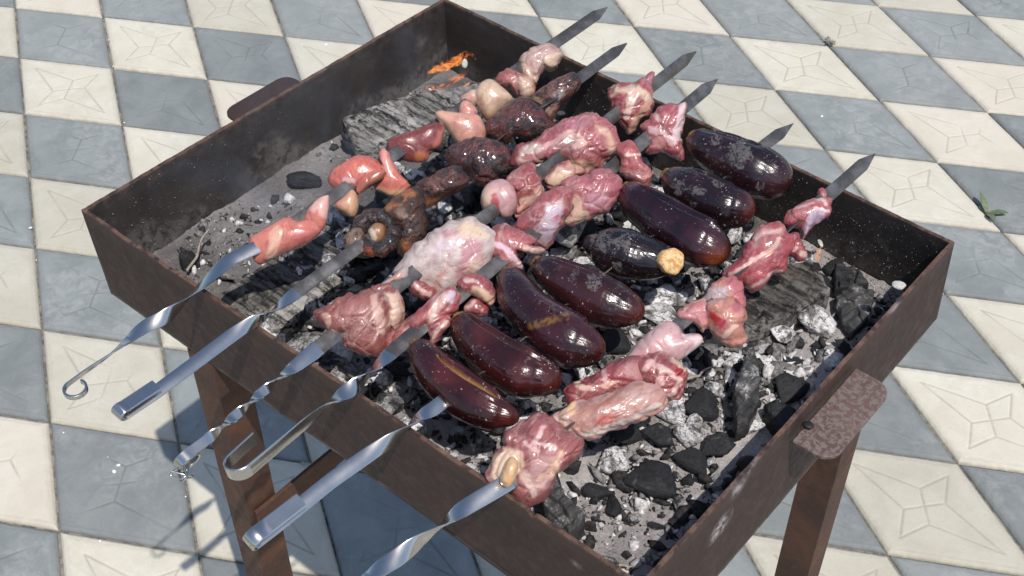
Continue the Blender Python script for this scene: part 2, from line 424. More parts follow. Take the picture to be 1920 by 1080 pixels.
# (TA right, TB downwards in the photo: lozenges of about 60 degrees)
PV = link('pavement', mesh_from('pavement', [(-12, -12, -0.007), (12, -12, -0.007), (12, 12, -0.007), (-12, 12, -0.007)], [(0, 1, 2, 3)], M['joint']))
tag(PV, 'checkered pavement of cream and blue grey lozenge tiles', None, None, 'structure')
STAR = dict(a=(.17, .17), T=(.56, .33), L=(.33, .56), C=(.5, .5), b=(.84, .16), R=(.67, .44), B=(.44, .67), c=(.16, .84), d=(.84, .84))
SEG = ['aT', 'aL', 'TC', 'LC', 'bT', 'bR', 'RC', 'BC', 'cL', 'cB', 'dR', 'dB']


def tile_mesh(name, mat, seed, strength):
    N = 124
    inset = 0.010
    q = np.linspace(inset, 1 - inset, N)
    Uq, Vq = np.meshgrid(q, q, indexing='ij'); U = Uq.ravel(); V = Vq.ravel()
    XY = U[:, None] * TA + V[:, None] * TB
    gd = np.full(len(U), 9.0)
    rs = np.random.RandomState(seed)
    for s in SEG:
        p = np.array(STAR[s[0]]) @ np.array([TA, TB]); r = np.array(STAR[s[1]]) @ np.array([TA, TB])
        d = r - p; t = np.clip(((XY - p) @ d) / (d @ d), 0, 1)
        gd = np.minimum(gd, np.linalg.norm(XY - p - t[:, None] * d, axis=1))
    worn = sstep(-0.25, 0.2, noise(np.c_[XY, np.zeros(len(XY))], 14, seed) + strength)
    groove = (1 - sstep(0.0006, 0.0021, gd)) * worn
    sn = math.sin(math.radians(60)) * 0.2
    ed = np.minimum(np.minimum(U - inset, 1 - inset - U), np.minimum(V - inset, 1 - inset - V)) * sn
    jag = 0.0012 * noise(np.c_[XY, np.zeros(len(XY))], 70, seed + 3) + 0.0008 * noise(np.c_[XY, np.zeros(len(XY))], 220, seed + 4)
    ch = 1 - sstep(0.0, 0.0045, ed + jag)
    band = 1 - sstep(0.006, 0.012, ed + jag * 3)
    P3 = np.c_[XY, np.zeros(len(XY))]
    z = -0.0012 * groove - 0.0034 * ch - 0.0006 * band + 0.0005 * fbm(P3, 22, 3, seed)
    Vt = np.c_[XY, z]
    F = grid_faces(N, N)[:, ::-1]
    # skirt
    ring = [i * N for i in range(N)] + [(N - 1) * N + j for j in range(1, N)] + [i * N + N - 1 for i in range(N - 2, -1, -1)] + [j for j in range(N - 2, 0, -1)]
    base = len(Vt); sk = Vt[ring].copy(); sk[:, 2] = -0.012
    Vt = np.vstack([Vt, sk]); n = len(ring)
    SF = np.array([[ring[i], ring[(i + 1) % n], base + (i + 1) % n, base + i] for i in range(n)])
    F = np.vstack([F, SF])
    g = np.r_[groove, np.zeros(n)]; e = np.r_[np.maximum(ch, band * 0.45), np.ones(n)]
    return mesh_from(name, Vt, F, mat, True, None, {'groove': g, 'edge': e})


VARS = {0: [tile_mesh('tile', M['tile_dark'], 11, -0.05), tile_mesh('tile', M['tile_dark'], 12, 0.02), tile_mesh('tile', M['tile_dark'], 13, -0.12)],
        1: [tile_mesh('tile', M['tile_light'], 21, 0.12), tile_mesh('tile', M['tile_light'], 22, 0.0), tile_mesh('tile', M['tile_light'], 23, 0.22)]}
spots = []
for r in range(-16, 24):
    for c in range(-14, 26):
        p = T0 + TA * c + TB * r; ctr = p + (TA + TB) / 2
        spots.append((np.linalg.norm((ctr - np.array([-0.05, 0.95])) * np.array([1, 1])), r, c, p))
spots.sort(key=lambda s: s[0])
rs = np.random.RandomState(4)
FV, FF, FM = [], [], []
for k, (dist, r, c, p) in enumerate(spots):
    par = (r + c) % 2
    if k < 290:
        o = link('tile', VARS[par][rs.randint(3)], PV, (p[0] + rs.uniform(-.0006, .0006), p[1] + rs.uniform(-.0006, .0006), rs.uniform(-0.0008, 0.0008)))
        o.rotation_euler = (rs.uniform(-.002, .002), rs.uniform(-.002, .002), rs.uniform(-.003, .003))
    else:
        i0 = len(FV); e = 0.012
        for (u, v) in ((e, e), (1 - e, e), (1 - e, 1 - e), (e, 1 - e)):
            w = p + TA * u + TB * v; FV.append((w[0], w[1], 0.0))
        for j in range(4): FV.append((FV[i0 + j][0], FV[i0 + j][1], -0.012))
        FF.append((i0 + 3, i0 + 2, i0 + 1, i0)); FM.append(par)
        for j in range(4): FF.append((i0 + j, i0 + (j + 1) % 4, i0 + 4 + (j + 1) % 4, i0 + 4 + j)); FM.append(par)
me = bpy.data.meshes.new('tile_field'); me.from_pydata(FV, [], FF); me.materials.append(M['tile_dark']); me.materials.append(M['tile_light'])
me.polygons.foreach_set('material_index', FM)
tag(link('tile_field', me, PV), kind='stuff')

# ------------------------------------------------------------------ the grill
GR = empty('charcoal_grill', (0.295, 0.22, 0.0))
tag(GR, 'rusty rectangular steel charcoal grill on angle iron legs, full of coals', 'grill')


def gl(name, me):
    o = link(name, me); o.parent = GR; o.location = (-0.295, -0.22, 0.0); return o


DUST = {'left': 0.6, 'back': 0.4}


def wall(name, ra, rb, ba, bb, inward, seed, notches=(), marks=()):
    """sheet steel side from rim edge ra-rb to bottom edge ba-bb, 3 mm thick, two skins in one sheet"""
    nu, nv = 260, 60
    u = np.linspace(0, 1, nu); v = np.linspace(0, 1, nv)
    Ug, Vg = [a.ravel() for a in np.meshgrid(u, v, indexing='ij')]
    ra, rb, ba, bb = [np.array(q, float) for q in (ra, rb, ba, bb)]
    top = ra[None] * (1 - Ug[:, None]) + rb[None] * Ug[:, None]; bot = ba[None] * (1 - Ug[:, None]) + bb[None] * Ug[:, None]
    XY = top * (1 - Vg[:, None]) + bot * Vg[:, None]
    Lw = np.linalg.norm(rb - ra)
    rim = 0.0007 * noise(np.c_[Ug * Lw, 0 * Ug, 0 * Ug], 60, seed) + 0.0005 * noise(np.c_[Ug * Lw, 0 * Ug, 0 * Ug], 220, seed)
    for (cu, wu, dp) in notches: rim = rim - dp * np.exp(-((Ug - cu) / wu) ** 2)
    z = (H + rim) * (1 - Vg) + FLOOR_Z * Vg + 0.0009 * Vg * noise(np.c_[Ug * Lw, 0 * Ug, 0 * Ug], 150, seed + 5)
    n = np.array(inward, float)
    wob = 0.0006 * noise(np.c_[Ug * Lw, Vg * D, 0 * Ug], 14, seed)
    XY = XY + n[None] * wob[:, None]
    Vo = np.c_[XY, z]; Vi = np.c_[XY + n[None] * 0.003, z]
    N = len(Vo)
    F = grid_faces(nu, nv); F2 = grid_faces(nu, nv, off=N)[:, ::-1]
    rimi = [i * nv for i in range(nu)]; boti = [i * nv + nv - 1 for i in range(nu)]
    cap = [[rimi[i], rimi[i] + N, rimi[i + 1] + N, rimi[i + 1]] for i in range(nu - 1)] + [[boti[i + 1], boti[i + 1] + N, boti[i] + N, boti[i]] for i in range(nu - 1)]
    cap += [[j + 1, j + 1 + N, j + N, j] for j in range(nv - 1)] + [[(nu - 1) * nv + j, (nu - 1) * nv + j + N, (nu - 1) * nv + j + 1 + N, (nu - 1) * nv + j + 1] for j in range(nv - 1)]
    V = np.vstack([Vo, Vi]); F = np.vstack([F, F2, np.array(cap)])
    # flip if outward normal disagrees
    a, b_, c_ = V[F[0][0]], V[F[0][1]], V[F[0][2]]
    if np.dot(np.cross(b_ - a, c_ - a)[:2], n) > 0: F = F[:, ::-1]
    cols = np.tile(np.array([0.5, 0.45, 0.4]), (len(V), 1)); mk = np.zeros(len(V))
    rust_edge = np.exp(-(Vg / 0.035)) * (0.5 + 0.5 * noise(np.c_[Ug * Lw, Vg, 0 * Ug], 90, seed + 2))
    cols[:N][rust_edge > 0.05] = (0.21, 0.12, 0.085); mk[:N] = np.maximum(mk[:N], np.clip(rust_edge * 1.2, 0, 1))
    cols[N:][rust_edge > 0.05] = (0.21, 0.12, 0.085); mk[N:] = mk[:N]
    low = np.clip((Vg - 0.955) / 0.03, 0, 1) * (0.35 + noise(np.c_[Ug * Lw, Vg, 0 * Ug], 60, seed + 8))
    mk[:N] = np.maximum(mk[:N], np.clip(low, 0, 1) * .8); cols[:N][low > 0.05] = (0.33, 0.29, 0.26)
    P = V[:N]
    for (mx, my, mz, sx, sy, sz, colr, amt) in marks:
        d = ((P[:, 0] - mx) / sx) ** 2 + ((P[:, 1] - my) / sy) ** 2 + ((P[:, 2] - mz) / sz) ** 2
        w = np.clip(np.exp(-d) * amt, 0, 1); sel = w > 0.08
        cols[:N][sel] = colr; mk[:N][sel] = w[sel]
    # soot and ash dust on the inner skin, ash gathers low down
    ashy = sstep(0.35, 1.0, Vg + 0.9 * fbm(np.c_[Ug * Lw, Vg * D, 0 * Ug], 22, 4, seed + 9)) * 0.85
    if 'front' in name or 'near' in name: ashy *= 0.6
    s2 = ashy > mk[N:]; cols[N:][s2] = (0.24, 0.22, 0.20); mk[N:][s2] = ashy[s2] * DUST.get(name, 0.6)
    me = mesh_from(name, V, F, None, True, cols, {'mark': mk})
    me.materials.append(M['rust_out']); me.materials.append(M['rust_in'])
    nf = (nu - 1) * (nv - 1)
    mi = np.zeros(len(me.polygons), np.int32); mi[nf:2 * nf] = 1
    me.polygons.foreach_set('material_index', mi)
    me.polygons.foreach_set('use_smooth', np.r_[np.ones(2 * nf, bool), np.zeros(len(me.polygons) - 2 * nf, bool)])
    return gl('side_panel', me)


wp = wall('front', RIM[0], RIM[3], BOT[0], BOT[3], (0, 1), 1, notches=((0.10, 0.03, 0.0016), (0.19, 0.012, 0.0015), (0.845, 0.004, 0.004)),
          marks=((0.535, 0, 0.69, .004, .05, .003, (0.30, 0.27, 0.25), 0.8), (0.555, 0, 0.675, .007, .05, .003, (0.30, 0.27, 0.25), 0.7)))
wall('left', RIM[1], RIM[0], BOT[1], BOT[0], (1, 0), 2)
wall('back', RIM[2], RIM[1], BOT[2], BOT[1], (0, -1), 3)
mR = []
for (px, py, w, colr, amt) in ((1400, 880, 20, (0.52, 0.48, 0.47), 1.3), (1412, 860, 13, (0.45, 0.41, 0.40), 1.0), (1385, 915, 13, (0.45, 0.41, 0.40), 1.0),
                               (1352, 985, 15, (0.62, 0.60, 0.59), 1.4), (1340, 1005, 9, (0.5, 0.47, 0.45), 1.1), (1680, 570, 13, (0.42, 0.37, 0.36), 0.9), (1500, 920, 10, (0.45, 0.4, 0.38), 0.8), (1480, 945, 11, (0.45, 0.4, 0.38), 0.7)):
    d = np.array([(px - 960) / FPX, (py - 540) / FPX, 1.0]) @ RW; q = CAM + d * ((0.589 - CAM[0]) / d[0])
    s = w / 2100.0
    mR.append((q[0], q[1], q[2], .03, s * 1.3, s, colr, amt))
wall('near_right', RIM[3], RIM[2], BOT[3], BOT[2], (-1, 0), 4, marks=mR, notches=((0.3, .02, .0008), (0.75, .01, .001)))
gl('floor_panel', box_mesh('floor_panel', (0.004, 0.002, FLOOR_Z), (0.588, 0.449, FLOOR_Z + 0.003), M['rust_in'], 0))


def plate(x0, x1, y0, y1, z, outer):
    """horizontal hand grip with rounded outer corners"""
    import bmesh
    bm = bmesh.new(); r = 0.014; pts = []
    xo = x1 if outer > 0 else x0; xi = x0 if outer > 0 else x1
    pts.append((xi, y0))
    for k in range(7):
        a = k / 6 * math.pi / 2; pts.append((xo - outer * (r - r * math.sin(a)), y0 + r - r * math.cos(a)))
    for k in range(7):
        a = k / 6 * math.pi / 2; pts.append((xo - outer * (r - r * math.cos(a)), y1 - r + r * math.sin(a)))
    pts.append((xi, y1))
    if outer < 0: pts = pts[::-1]
    f = bm.faces.new([bm.verts.new((p[0], p[1], z)) for p in pts])
    e = bmesh.ops.extrude_face_region(bm, geom=[f])
    for v in e['geom']:
        if isinstance(v, bmesh.types.BMVert): v.co.z -= 0.004
    bmesh.ops.recalc_face_normals(bm, faces=bm.faces)
    bmesh.ops.bevel(bm, geom=[x for x in bm.edges if x.calc_face_angle(0) > 0.6], offset=0.0008, segments=1, affect='EDGES')
    me = bpy.data.meshes.new('handle_plate'); bm.to_mesh(me); bm.free(); me.materials.append(M['rust_plate'])
    return gl('handle_plate', me)


hp = plate(0.5915, 0.624, 0.183, 0.277, H - 0.019, 1); hp['label'] = 'flaking red grey hand plate with rounded corners on the lower right wall'
hp2 = plate(-0.045, -0.001, 0.183, 0.268, H - 0.021, -1); hp2['label'] = 'dark brown hand plate with rounded corners on the upper left wall'
hp2.data.materials[0] = M['rust_out']


def angle_iron(name, corner, fx, fy, w, z0, z1, th=0.004):
    """L profile standing up: outer corner at corner, flanges run fx along x and fy along y"""
    x, y = corner
    o = [(x, y), (x + fx * w, y), (x + fx * w, y + fy * th), (x + fx * th, y + fy * th), (x + fx * th, y + fy * w), (x, y + fy * w)]
    nz = 14; V = []; F = []
    for k in range(nz + 1):
        z = z0 + (z1 - z0) * k / nz
        for p in o: V.append((p[0], p[1], z))
    for k in range(nz):
        for i in range(6):
            a = k * 6 + i; b_ = k * 6 + (i + 1) % 6; F.append((a, b_, b_ + 6, a + 6))
    F.append(tuple(range(5, -1, -1))); F.append(tuple(nz * 6 + i for i in range(6)))
    if fx * fy < 0: F = [f[::-1] for f in F]
    return gl(name, mesh_from(name, V, F, M['rust_leg']))


angle_iron('leg', (0.142, -0.001), -1, 1, 0.034, 0.002, FLOOR_Z - 0.001)
angle_iron('leg', (0.142, 0.452), -1, -1, 0.034, 0.002, FLOOR_Z - 0.001)
angle_iron('leg', (0.590, 0.305), -1, 1, 0.032, 0.002, FLOOR_Z - 0.001)
angle_iron('leg', (0.590, 0.060), -1, 1, 0.032, 0.002, FLOOR_Z - 0.001)
br = gl('cross_brace', box_mesh('cross_brace', (0.144, 0.004, 0.376), (0.148, 0.440, 0.404), M['rust_leg'], 0.0005))
# torn weld tab on the right hand leg
tab = gl('weld_tab', box_mesh('weld_tab', (0.560, 0.2975, 0.235), (0.588, 0.3035, 0.262), M['rust_plate'], 0.002))
for v in tab.data.vertices:
    v.co += Vector((noise([v.co], 90, 1)[0] * .01, -abs(noise([v.co], 70, 5)[0]) * .008, noise([v.co], 80, 2)[0] * .012))

# ------------------------------------------------------------------ bed of ash
NX, NY = 300, 230
X0, X1, Y0, Y1 = 0.0045, 0.5875, 0.003, 0.447
gx, gy = [a.ravel() for a in np.meshgrid(np.linspace(X0, X1, NX), np.linspace(Y0, Y1, NY), indexing='ij')]
GP = np.c_[gx, gy, 0 * gx]


def ash_h(x, y):
    P = np.c_[np.atleast_1d(x), np.atleast_1d(y), 0 * np.atleast_1d(x)]
    h = 0.016 + 0.007 * fbm(P, 9, 3, 1) + 0.0024 * fbm(P, 45, 3, 2)
    c = np.exp(-(((P[:, 0] - 0.30) / 0.22) ** 2 + ((P[:, 1] - 0.24) / 0.20) ** 2))
    return FLOOR_Z + h + 0.012 * c


az = ash_h(gx, gy) + 0.0022 * np.maximum(0, fbm(GP, 120, 3, 3)) + 0.0010 * noise(GP, 260, 4)
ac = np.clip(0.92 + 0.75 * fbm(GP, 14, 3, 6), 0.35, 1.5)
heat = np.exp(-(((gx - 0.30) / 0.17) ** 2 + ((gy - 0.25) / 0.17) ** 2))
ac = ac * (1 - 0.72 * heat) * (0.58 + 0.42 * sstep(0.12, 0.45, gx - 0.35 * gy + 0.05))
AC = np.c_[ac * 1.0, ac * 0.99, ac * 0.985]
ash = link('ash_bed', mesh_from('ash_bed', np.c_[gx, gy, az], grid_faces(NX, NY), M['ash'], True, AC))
tag(ash, 'bed of pale grey wood ash filling the bottom of the grill', None, None, 'stuff')

# ------------------------------------------------------------------ charcoal
import bmesh


def ico(sub):
    bm = bmesh.new(); bmesh.ops.create_icosphere(bm, subdivisions=sub, radius=1.0)
    V = np.array([v.co[:] for v in bm.verts]); F = np.array([[v.index for v in f.verts] for f in bm.faces]); bm.free(); return V, F


ICO4, ICO3, ICO2 = ico(5), ico(4), ico(2)


def rock(seed, dims, planes=11, jag=0.05, base=ICO4, cut=(0.55, 0.95)):
    rs = np.random.RandomState(seed); V, F = base
    n = rs.normal(size=(planes, 3)); n /= np.linalg.norm(n, axis=1)[:, None]; dd = rs.uniform(cut[0], cut[1], planes)
    dots = V @ n.T
    r = np.where(dots > 1e-3, dd[None] / np.maximum(dots, 1e-3), 9).min(1); r = np.minimum(r, 1.12)
    P = V * r[:, None]
    P += V * (jag * fbm(P, 3.2, 3, seed)[:, None]) + V * ((0.030 if jag > .05 else .018) * ((fbm(P * np.array([1, 3, 3]), 2.0, 2, seed + 5) * 5) % 1.0))[:, None] + V * (jag * 0.45 * noise(P * np.array([1, 4, 4]), 4.5, seed + 2)[:, None])
    return P * (np.asarray(dims) / 2.0)[None], F


def rotz(P, a, tx=0.0, ty=0.0):
    R = (Matrix.Rotation(a, 3, 'Z') @ Matrix.Rotation(tx, 3, 'X') @ Matrix.Rotation(ty, 3, 'Y'))
    return P @ np.array(R).T


proto = {}
for kind, mt in (('black', 'coal_black'), ('grey', 'coal_grey'), ('white', 'coal_white')):
    proto[kind] = []
    for k in range(7):
        V, F = rock(100 + k * 7 + len(kind), (1.12, 0.85, 0.72), 8 + k % 4, 0.07 if kind == 'white' else 0.035, ICO3, (0.40, 0.82))
        proto[kind].append(mesh_from('charcoal_lump', V, F, M[mt], False))

placed = []
BLOCK = []      # (x, y, r) reserved


def lump(kind, x, y, size, z=None, label=None, group=None, k=None, rz=None, tilt=0.4, asp=(1, 1, 1)):
    me = proto[kind][RNG.randint(7) if k is None else k]
    o = link('charcoal_lump', me)
    hz = ash_h(x, y)[0] if z is None else z
    o.location = (x, y, hz + size * 0.22 * asp[2])
    o.rotation_euler = (RNG.uniform(-tilt, tilt), RNG.uniform(-tilt, tilt), RNG.uniform(0, 6.28) if rz is None else rz)
    o.scale = (size * asp[0], size * asp[1], size * asp[2])
    tag(o, label, 'charcoal', group)
    placed.append((x, y, size))
    return o


AZ = FLOOR_Z + 0.022
# lumps one can point to: (px, py, width in px, kind, aspect, heading, label)
NAMED = [
    (1318, 748, 72, 'black', (1, .9, .9), 0.4, 'dark faceted coal right of the knuckle of meat, on pale ash'),
    (1225, 888, 110, 'black', (1, .72, .6), 0.3, 'largest angular black coal lying on bare ash near the front corner'),
    (1178, 812, 66, 'black', (1, .9, .9), 1.0, 'black coal tucked directly under the long rib piece'),
    (1238, 812, 74, 'black', (1, .8, .8), 0.2, 'rounded black coal right of the rib end'),
    (1300, 855, 76, 'black', (1, .62, .7), 0.1, 'long flat black coal touching a bigger cracked coal'),
    (1347, 826, 72, 'black', (1, .9, .8), 0.9, 'bumpy cracked black coal in the middle of the bare ash'),
    (1350, 893, 52, 'grey', (1, .8, .6), 0.9, 'dusty coal half in the shadow of the right wall'),
    (1122, 903, 52, 'black', (1, .8, .7), 0.5, 'small black coal beside the meat with the yellow bone'),
    (1150, 932, 50, 'black', (1, .7, .6), 2.1, 'flat black chip below the small coal by the front meat'),
    (1272, 925, 40, 'grey', (1, .6, .6), 1.9, 'grey chip in front of the largest black coal'),
    (1190, 958, 38, 'grey', (1, .8, .8), 0.9, 'cracked grey crumb in front of the flat black chip'),
    (1232, 965, 26, 'black', (1, .8, .6), 0.3, 'tiny black chip alone on bare ash'),
    (1268, 962, 34, 'black', (1, .7, .5), 2.0, 'thin black chip near the shadow line of the right wall'),
    (1138, 1042, 56, 'grey', (1, .7, .5), 0.5, 'grey dusted lump next to the near front rim'),
    (1480, 715, 76, 'black', (1, .8, .7), 1.3, 'black coal half in shade close to the right wall'),
    (1455, 745, 50, 'grey', (1, .6, .6), 1.3, 'rough grey coal at the edge of the right wall shadow'),
    (1500, 660, 40, 'black', (1, .6, .4), 0.4, 'flat triangular black chip on pale ash below the white lump'),
    (1472, 618, 70, 'white', (1, .9, .7), 0.8, 'ash grey coal with a dark hollow under the charred log'),
    (1532, 596, 92, 'white', (1, .85, .8), 0.2, 'big white crackled ash lump beside the charred log'),
    (1432, 640, 60, 'grey', (1, .9, .7), 0.8, 'grey faceted coal under the charred log end'),
    (1250, 562, 80, 'white', (1, .9, .9), 0.5, 'white ash covered coal between aubergine and salmon meat'),
    (1238, 590, 90, 'white', (1, .6, .6), 0.3, 'pinkish white ash chunk under the pale bone'),
    (1250, 752, 100, 'white', (1, .6, .6), 0.1, 'white ribbed ash coal beneath the knuckle of meat'),
    (1150, 852, 64, 'white', (1, .9, .8), 0.6, 'white striped ash coal in front of the rib'),
    (1445, 668, 46, 'white', (1, .8, .8), 0.3, 'small white ash coal among twigs'),
    (1275, 452, 56, 'white', (1, .9, .8), 0.3, 'white ash coal behind the long aubergine tip'),
    (1370, 400, 60, 'white', (1, .7, .8), 0.6, 'grey white coal right of the pair of aubergines'),
    (1090, 500, 60, 'white', (1, .7, .7), 0.6, 'white ash lump between purple white meat and aubergine'),
    (1520, 365, 44, 'grey', (.7, .9, 1), 0.6, 'grey ash flaked coal behind the last meat chunk'),
    (1150, 640, 70, 'black', (1, .8, .8), 0.6, 'black coal showing below the two big aubergines'),
    (770, 318, 46, 'white', (1, .9, .9), 0.6, 'cracked white coal beside the folded salmon liver'),
    (640, 575, 84, 'white', (1, .7, .8), 0.6, 'white flaky coal above the near brown meat chunk'),
    (590, 640, 90, 'grey', (1, .8, .7), 0.6, 'grey coal behind the front rim under the second strip'),
    (560, 420, 60, 'black', (1, .8, .9), 0.6, 'blue black coal left of the salmon meat chunks'),
    (572, 330, 70, 'black', (1, .6, .7), 0.6, 'black coal with white specks by the left wall'),
    (655, 262, 60, 'black', (1, .6, .8), 0.4, 'black coal at the foot of the long grey log'),
    (1160, 270, 40, 'white', (1, .6, .8), 0.4, 'small white coal below the far row of meat'),
    (700, 700, 60, 'white', (1, .8, .9), 0.4, 'white edged coal just behind the front rim'),
    (730, 755, 80, 'grey', (1, .8, .9), 0.4, 'smooth grey coal under the smallest aubergine'),
    (900, 870, 60, 'white', (1, .7, .7), 0.4, 'speckled ash coal left of the front meat'),
    (1622, 560, 40, 'white', (1, .8, .4), 0.4, 'thin white ash sheet on the flat slab in the far right corner'),
    (880, 410, 56, 'grey', (1, .8, .8), 0.4, 'grey coal between the charred meat and the cream bulb'),
]
for (px, py, w, kind, asp, rz, lab) in NAMED:
    p = at(px, py, AZ + 0.01)
    s = w * np.linalg.norm(p - CAM) / FPX
    lump(kind, p[0], p[1], s * 1.05, None, lab, 'charcoal lumps in the grill', None, rz, 0.25, asp)


def slab(name, px_pts, z, thick, mat, label, cat, seed, ashy=None, tilt=(0, 0)):
    """chunk of burnt wood: closed outline at height z extruded down, cracked surface"""
    pts = np.array([at(x, y, z)[:2] for x, y in px_pts]); c = pts.mean(0)
    n = 160; seg = np.vstack([pts, pts[:1]]); L = np.r_[0, np.cumsum(np.linalg.norm(np.diff(seg, axis=0), axis=1))]
    t = np.linspace(0, L[-1], n, endpoint=False); ring = np.c_[np.interp(t, L, seg[:, 0]), np.interp(t, L, seg[:, 1])]
    rows = []
    prof = [(0.02, 0.0), (0.2, 0.0), (0.4, 0.0), (0.6, 0.0), (0.75, 0), (0.88, 0.0), (0.96, 0.04), (1.0, 0.14), (1.02, 0.3), (1.02, 0.5), (1.01, 0.7), (0.97, 0.9), (0.85, 1.0), (0.4, 1.0), (0.02, 1.0)]
    pf = []
    for i in range(len(prof) - 1):
        for q in range(5): pf.append((prof[i][0] + (prof[i + 1][0] - prof[i][0]) * q / 5, prof[i][1] + (prof[i + 1][1] - prof[i][1]) * q / 5))
    pf.append(prof[-1])
    for (s, d) in pf: rows.append(np.c_[c + (ring - c) * s, np.full(n, z - d * thick)])
    V = np.vstack(rows); P = V.copy()
    ax = pts[1] - pts[0]; ax = ax / np.linalg.norm(ax); al = np.array([[ax[0], ax[1]], [-ax[1], ax[0]]])
    Q = np.c_[(P[:, :2] - c) @ al.T, P[:, 2]]
    cr = fbm(Q * np.array([0.35, 3, 3]), 60, 3, seed); cx = np.abs(noise(Q * np.array([2.2, .5, .5]), 40, seed + 3))
    V[:, 2] += 0.0030 * cr + 0.003 * fbm(P, 30, 2, seed) - 0.0035 * (1 - sstep(0, 0.07, cx))
    V[:, :2] += (0.0022 * noise(Q, 90, seed + 5))[:, None] * (P[:, :2] - c) / (np.linalg.norm(P[:, :2] - c, axis=1)[:, None] + 1e-6)
    V[:, 2] += (P[:, :2] - c) @ np.array(tilt)
    nr = len(pf); F = []
    idx = np.arange(nr * n).reshape(nr, n)
    a = idx[:-1]; b_ = idx[1:]; F = np.stack([a, np.roll(a, -1, 1), np.roll(b_, -1, 1), b_], -1).reshape(-1, 4)
    F = F.tolist() + [list(range(n))[::-1], [(nr - 1) * n + i for i in range(n)]]
    ed = np.array([s for s, d in pf]).repeat(n); dd = np.array([d for s, d in pf]).repeat(n)
    A = 0.35 * sstep(0.8, 1.0, ed) * (dd < .6) + 0.25
    if ashy is not None: A = A + ashy
    A = A * (0.6 + 0.8 * sstep(-.2, .3, fbm(P, 35, 2, seed + 1)))
    me = mesh_from(name, V, F, mat, False, None, {'ashy': np.clip(A, 0, 1)})
    import bmesh as _b
    bm = _b.new(); bm.from_mesh(me); _b.ops.recalc_face_normals(bm, faces=bm.faces); bm.to_mesh(me); bm.free()
    for mi in range(1): me.polygons.foreach_set('use_smooth', np.ones(len(me.polygons), bool))
    o = link(name, me); tag(o, label, cat, None); return o


slab('charred_log', [(642, 215), (760, 176), (812, 168), (905, 150), (895, 215), (812, 238), (700, 268), (668, 262)], AZ + 0.030, 0.034, M['log'],
     'long grey charred log with ash ridges lying against the upper left wall', 'log', 31, 0.42)
slab('charred_log', [(1372, 560), (1430, 500), (1522, 492), (1556, 545), (1480, 585), (1392, 612)], AZ + 0.026, 0.032, M['log'],
     'black cracked log slab under the meat on the right hand skewer', 'log', 32, -0.16, (0.05, 0.1))
slab('charred_log', [(500, 590), (560, 535), (625, 505), (640, 520), (600, 560), (545, 600), (508, 612)], AZ + 0.018, 0.020, M['log'],
     'split log with white ash crust under the second skewer', 'log', 33, 0.75)
slab('charred_log', [(400, 560), (470, 505), (600, 430), (660, 450), (640, 500), (560, 540), (480, 590), (430, 600)], AZ + 0.008, 0.02, M['log'],
     'dark charred log lying just behind the front rim at the left', 'log', 34, -0.1)
slab('charcoal_slab', [(1566, 552), (1600, 530), (1640, 545), (1632, 590), (1602, 618), (1580, 596)], AZ + 0.010, 0.012, M['slab_grey'],
     'flat coal slab with white ash edges in the far right corner by the wall', 'charcoal', 35)
slab('charcoal_slab', [(1568, 490), (1604, 492), (1628, 528), (1566, 540)], AZ + 0.010, 0.014, M['slab_black'],
     'dark coal piece behind the flat slab in the far right corner', 'charcoal', 37)
slab('charcoal_slab', [(1010, 905), (1045, 885), (1062, 930), (1098, 965), (1075, 990), (1060, 1010), (1025, 960)], AZ + 0.030, 0.030, M['slab_grey'],
     'tall dark grey coal slab just behind the front rim beside the front meat', 'charcoal', 36, None, (0.15, 0.2))
slab('charcoal_slab', [(1395, 672), (1412, 655), (1424, 690), (1425, 745), (1405, 782), (1385, 785), (1378, 720)], AZ + 0.030, 0.026, M['slab_grey'],
     'upright dark grey coal slab in the middle of the right hand ash', 'charcoal', 38, None, (0.1, 0.15))

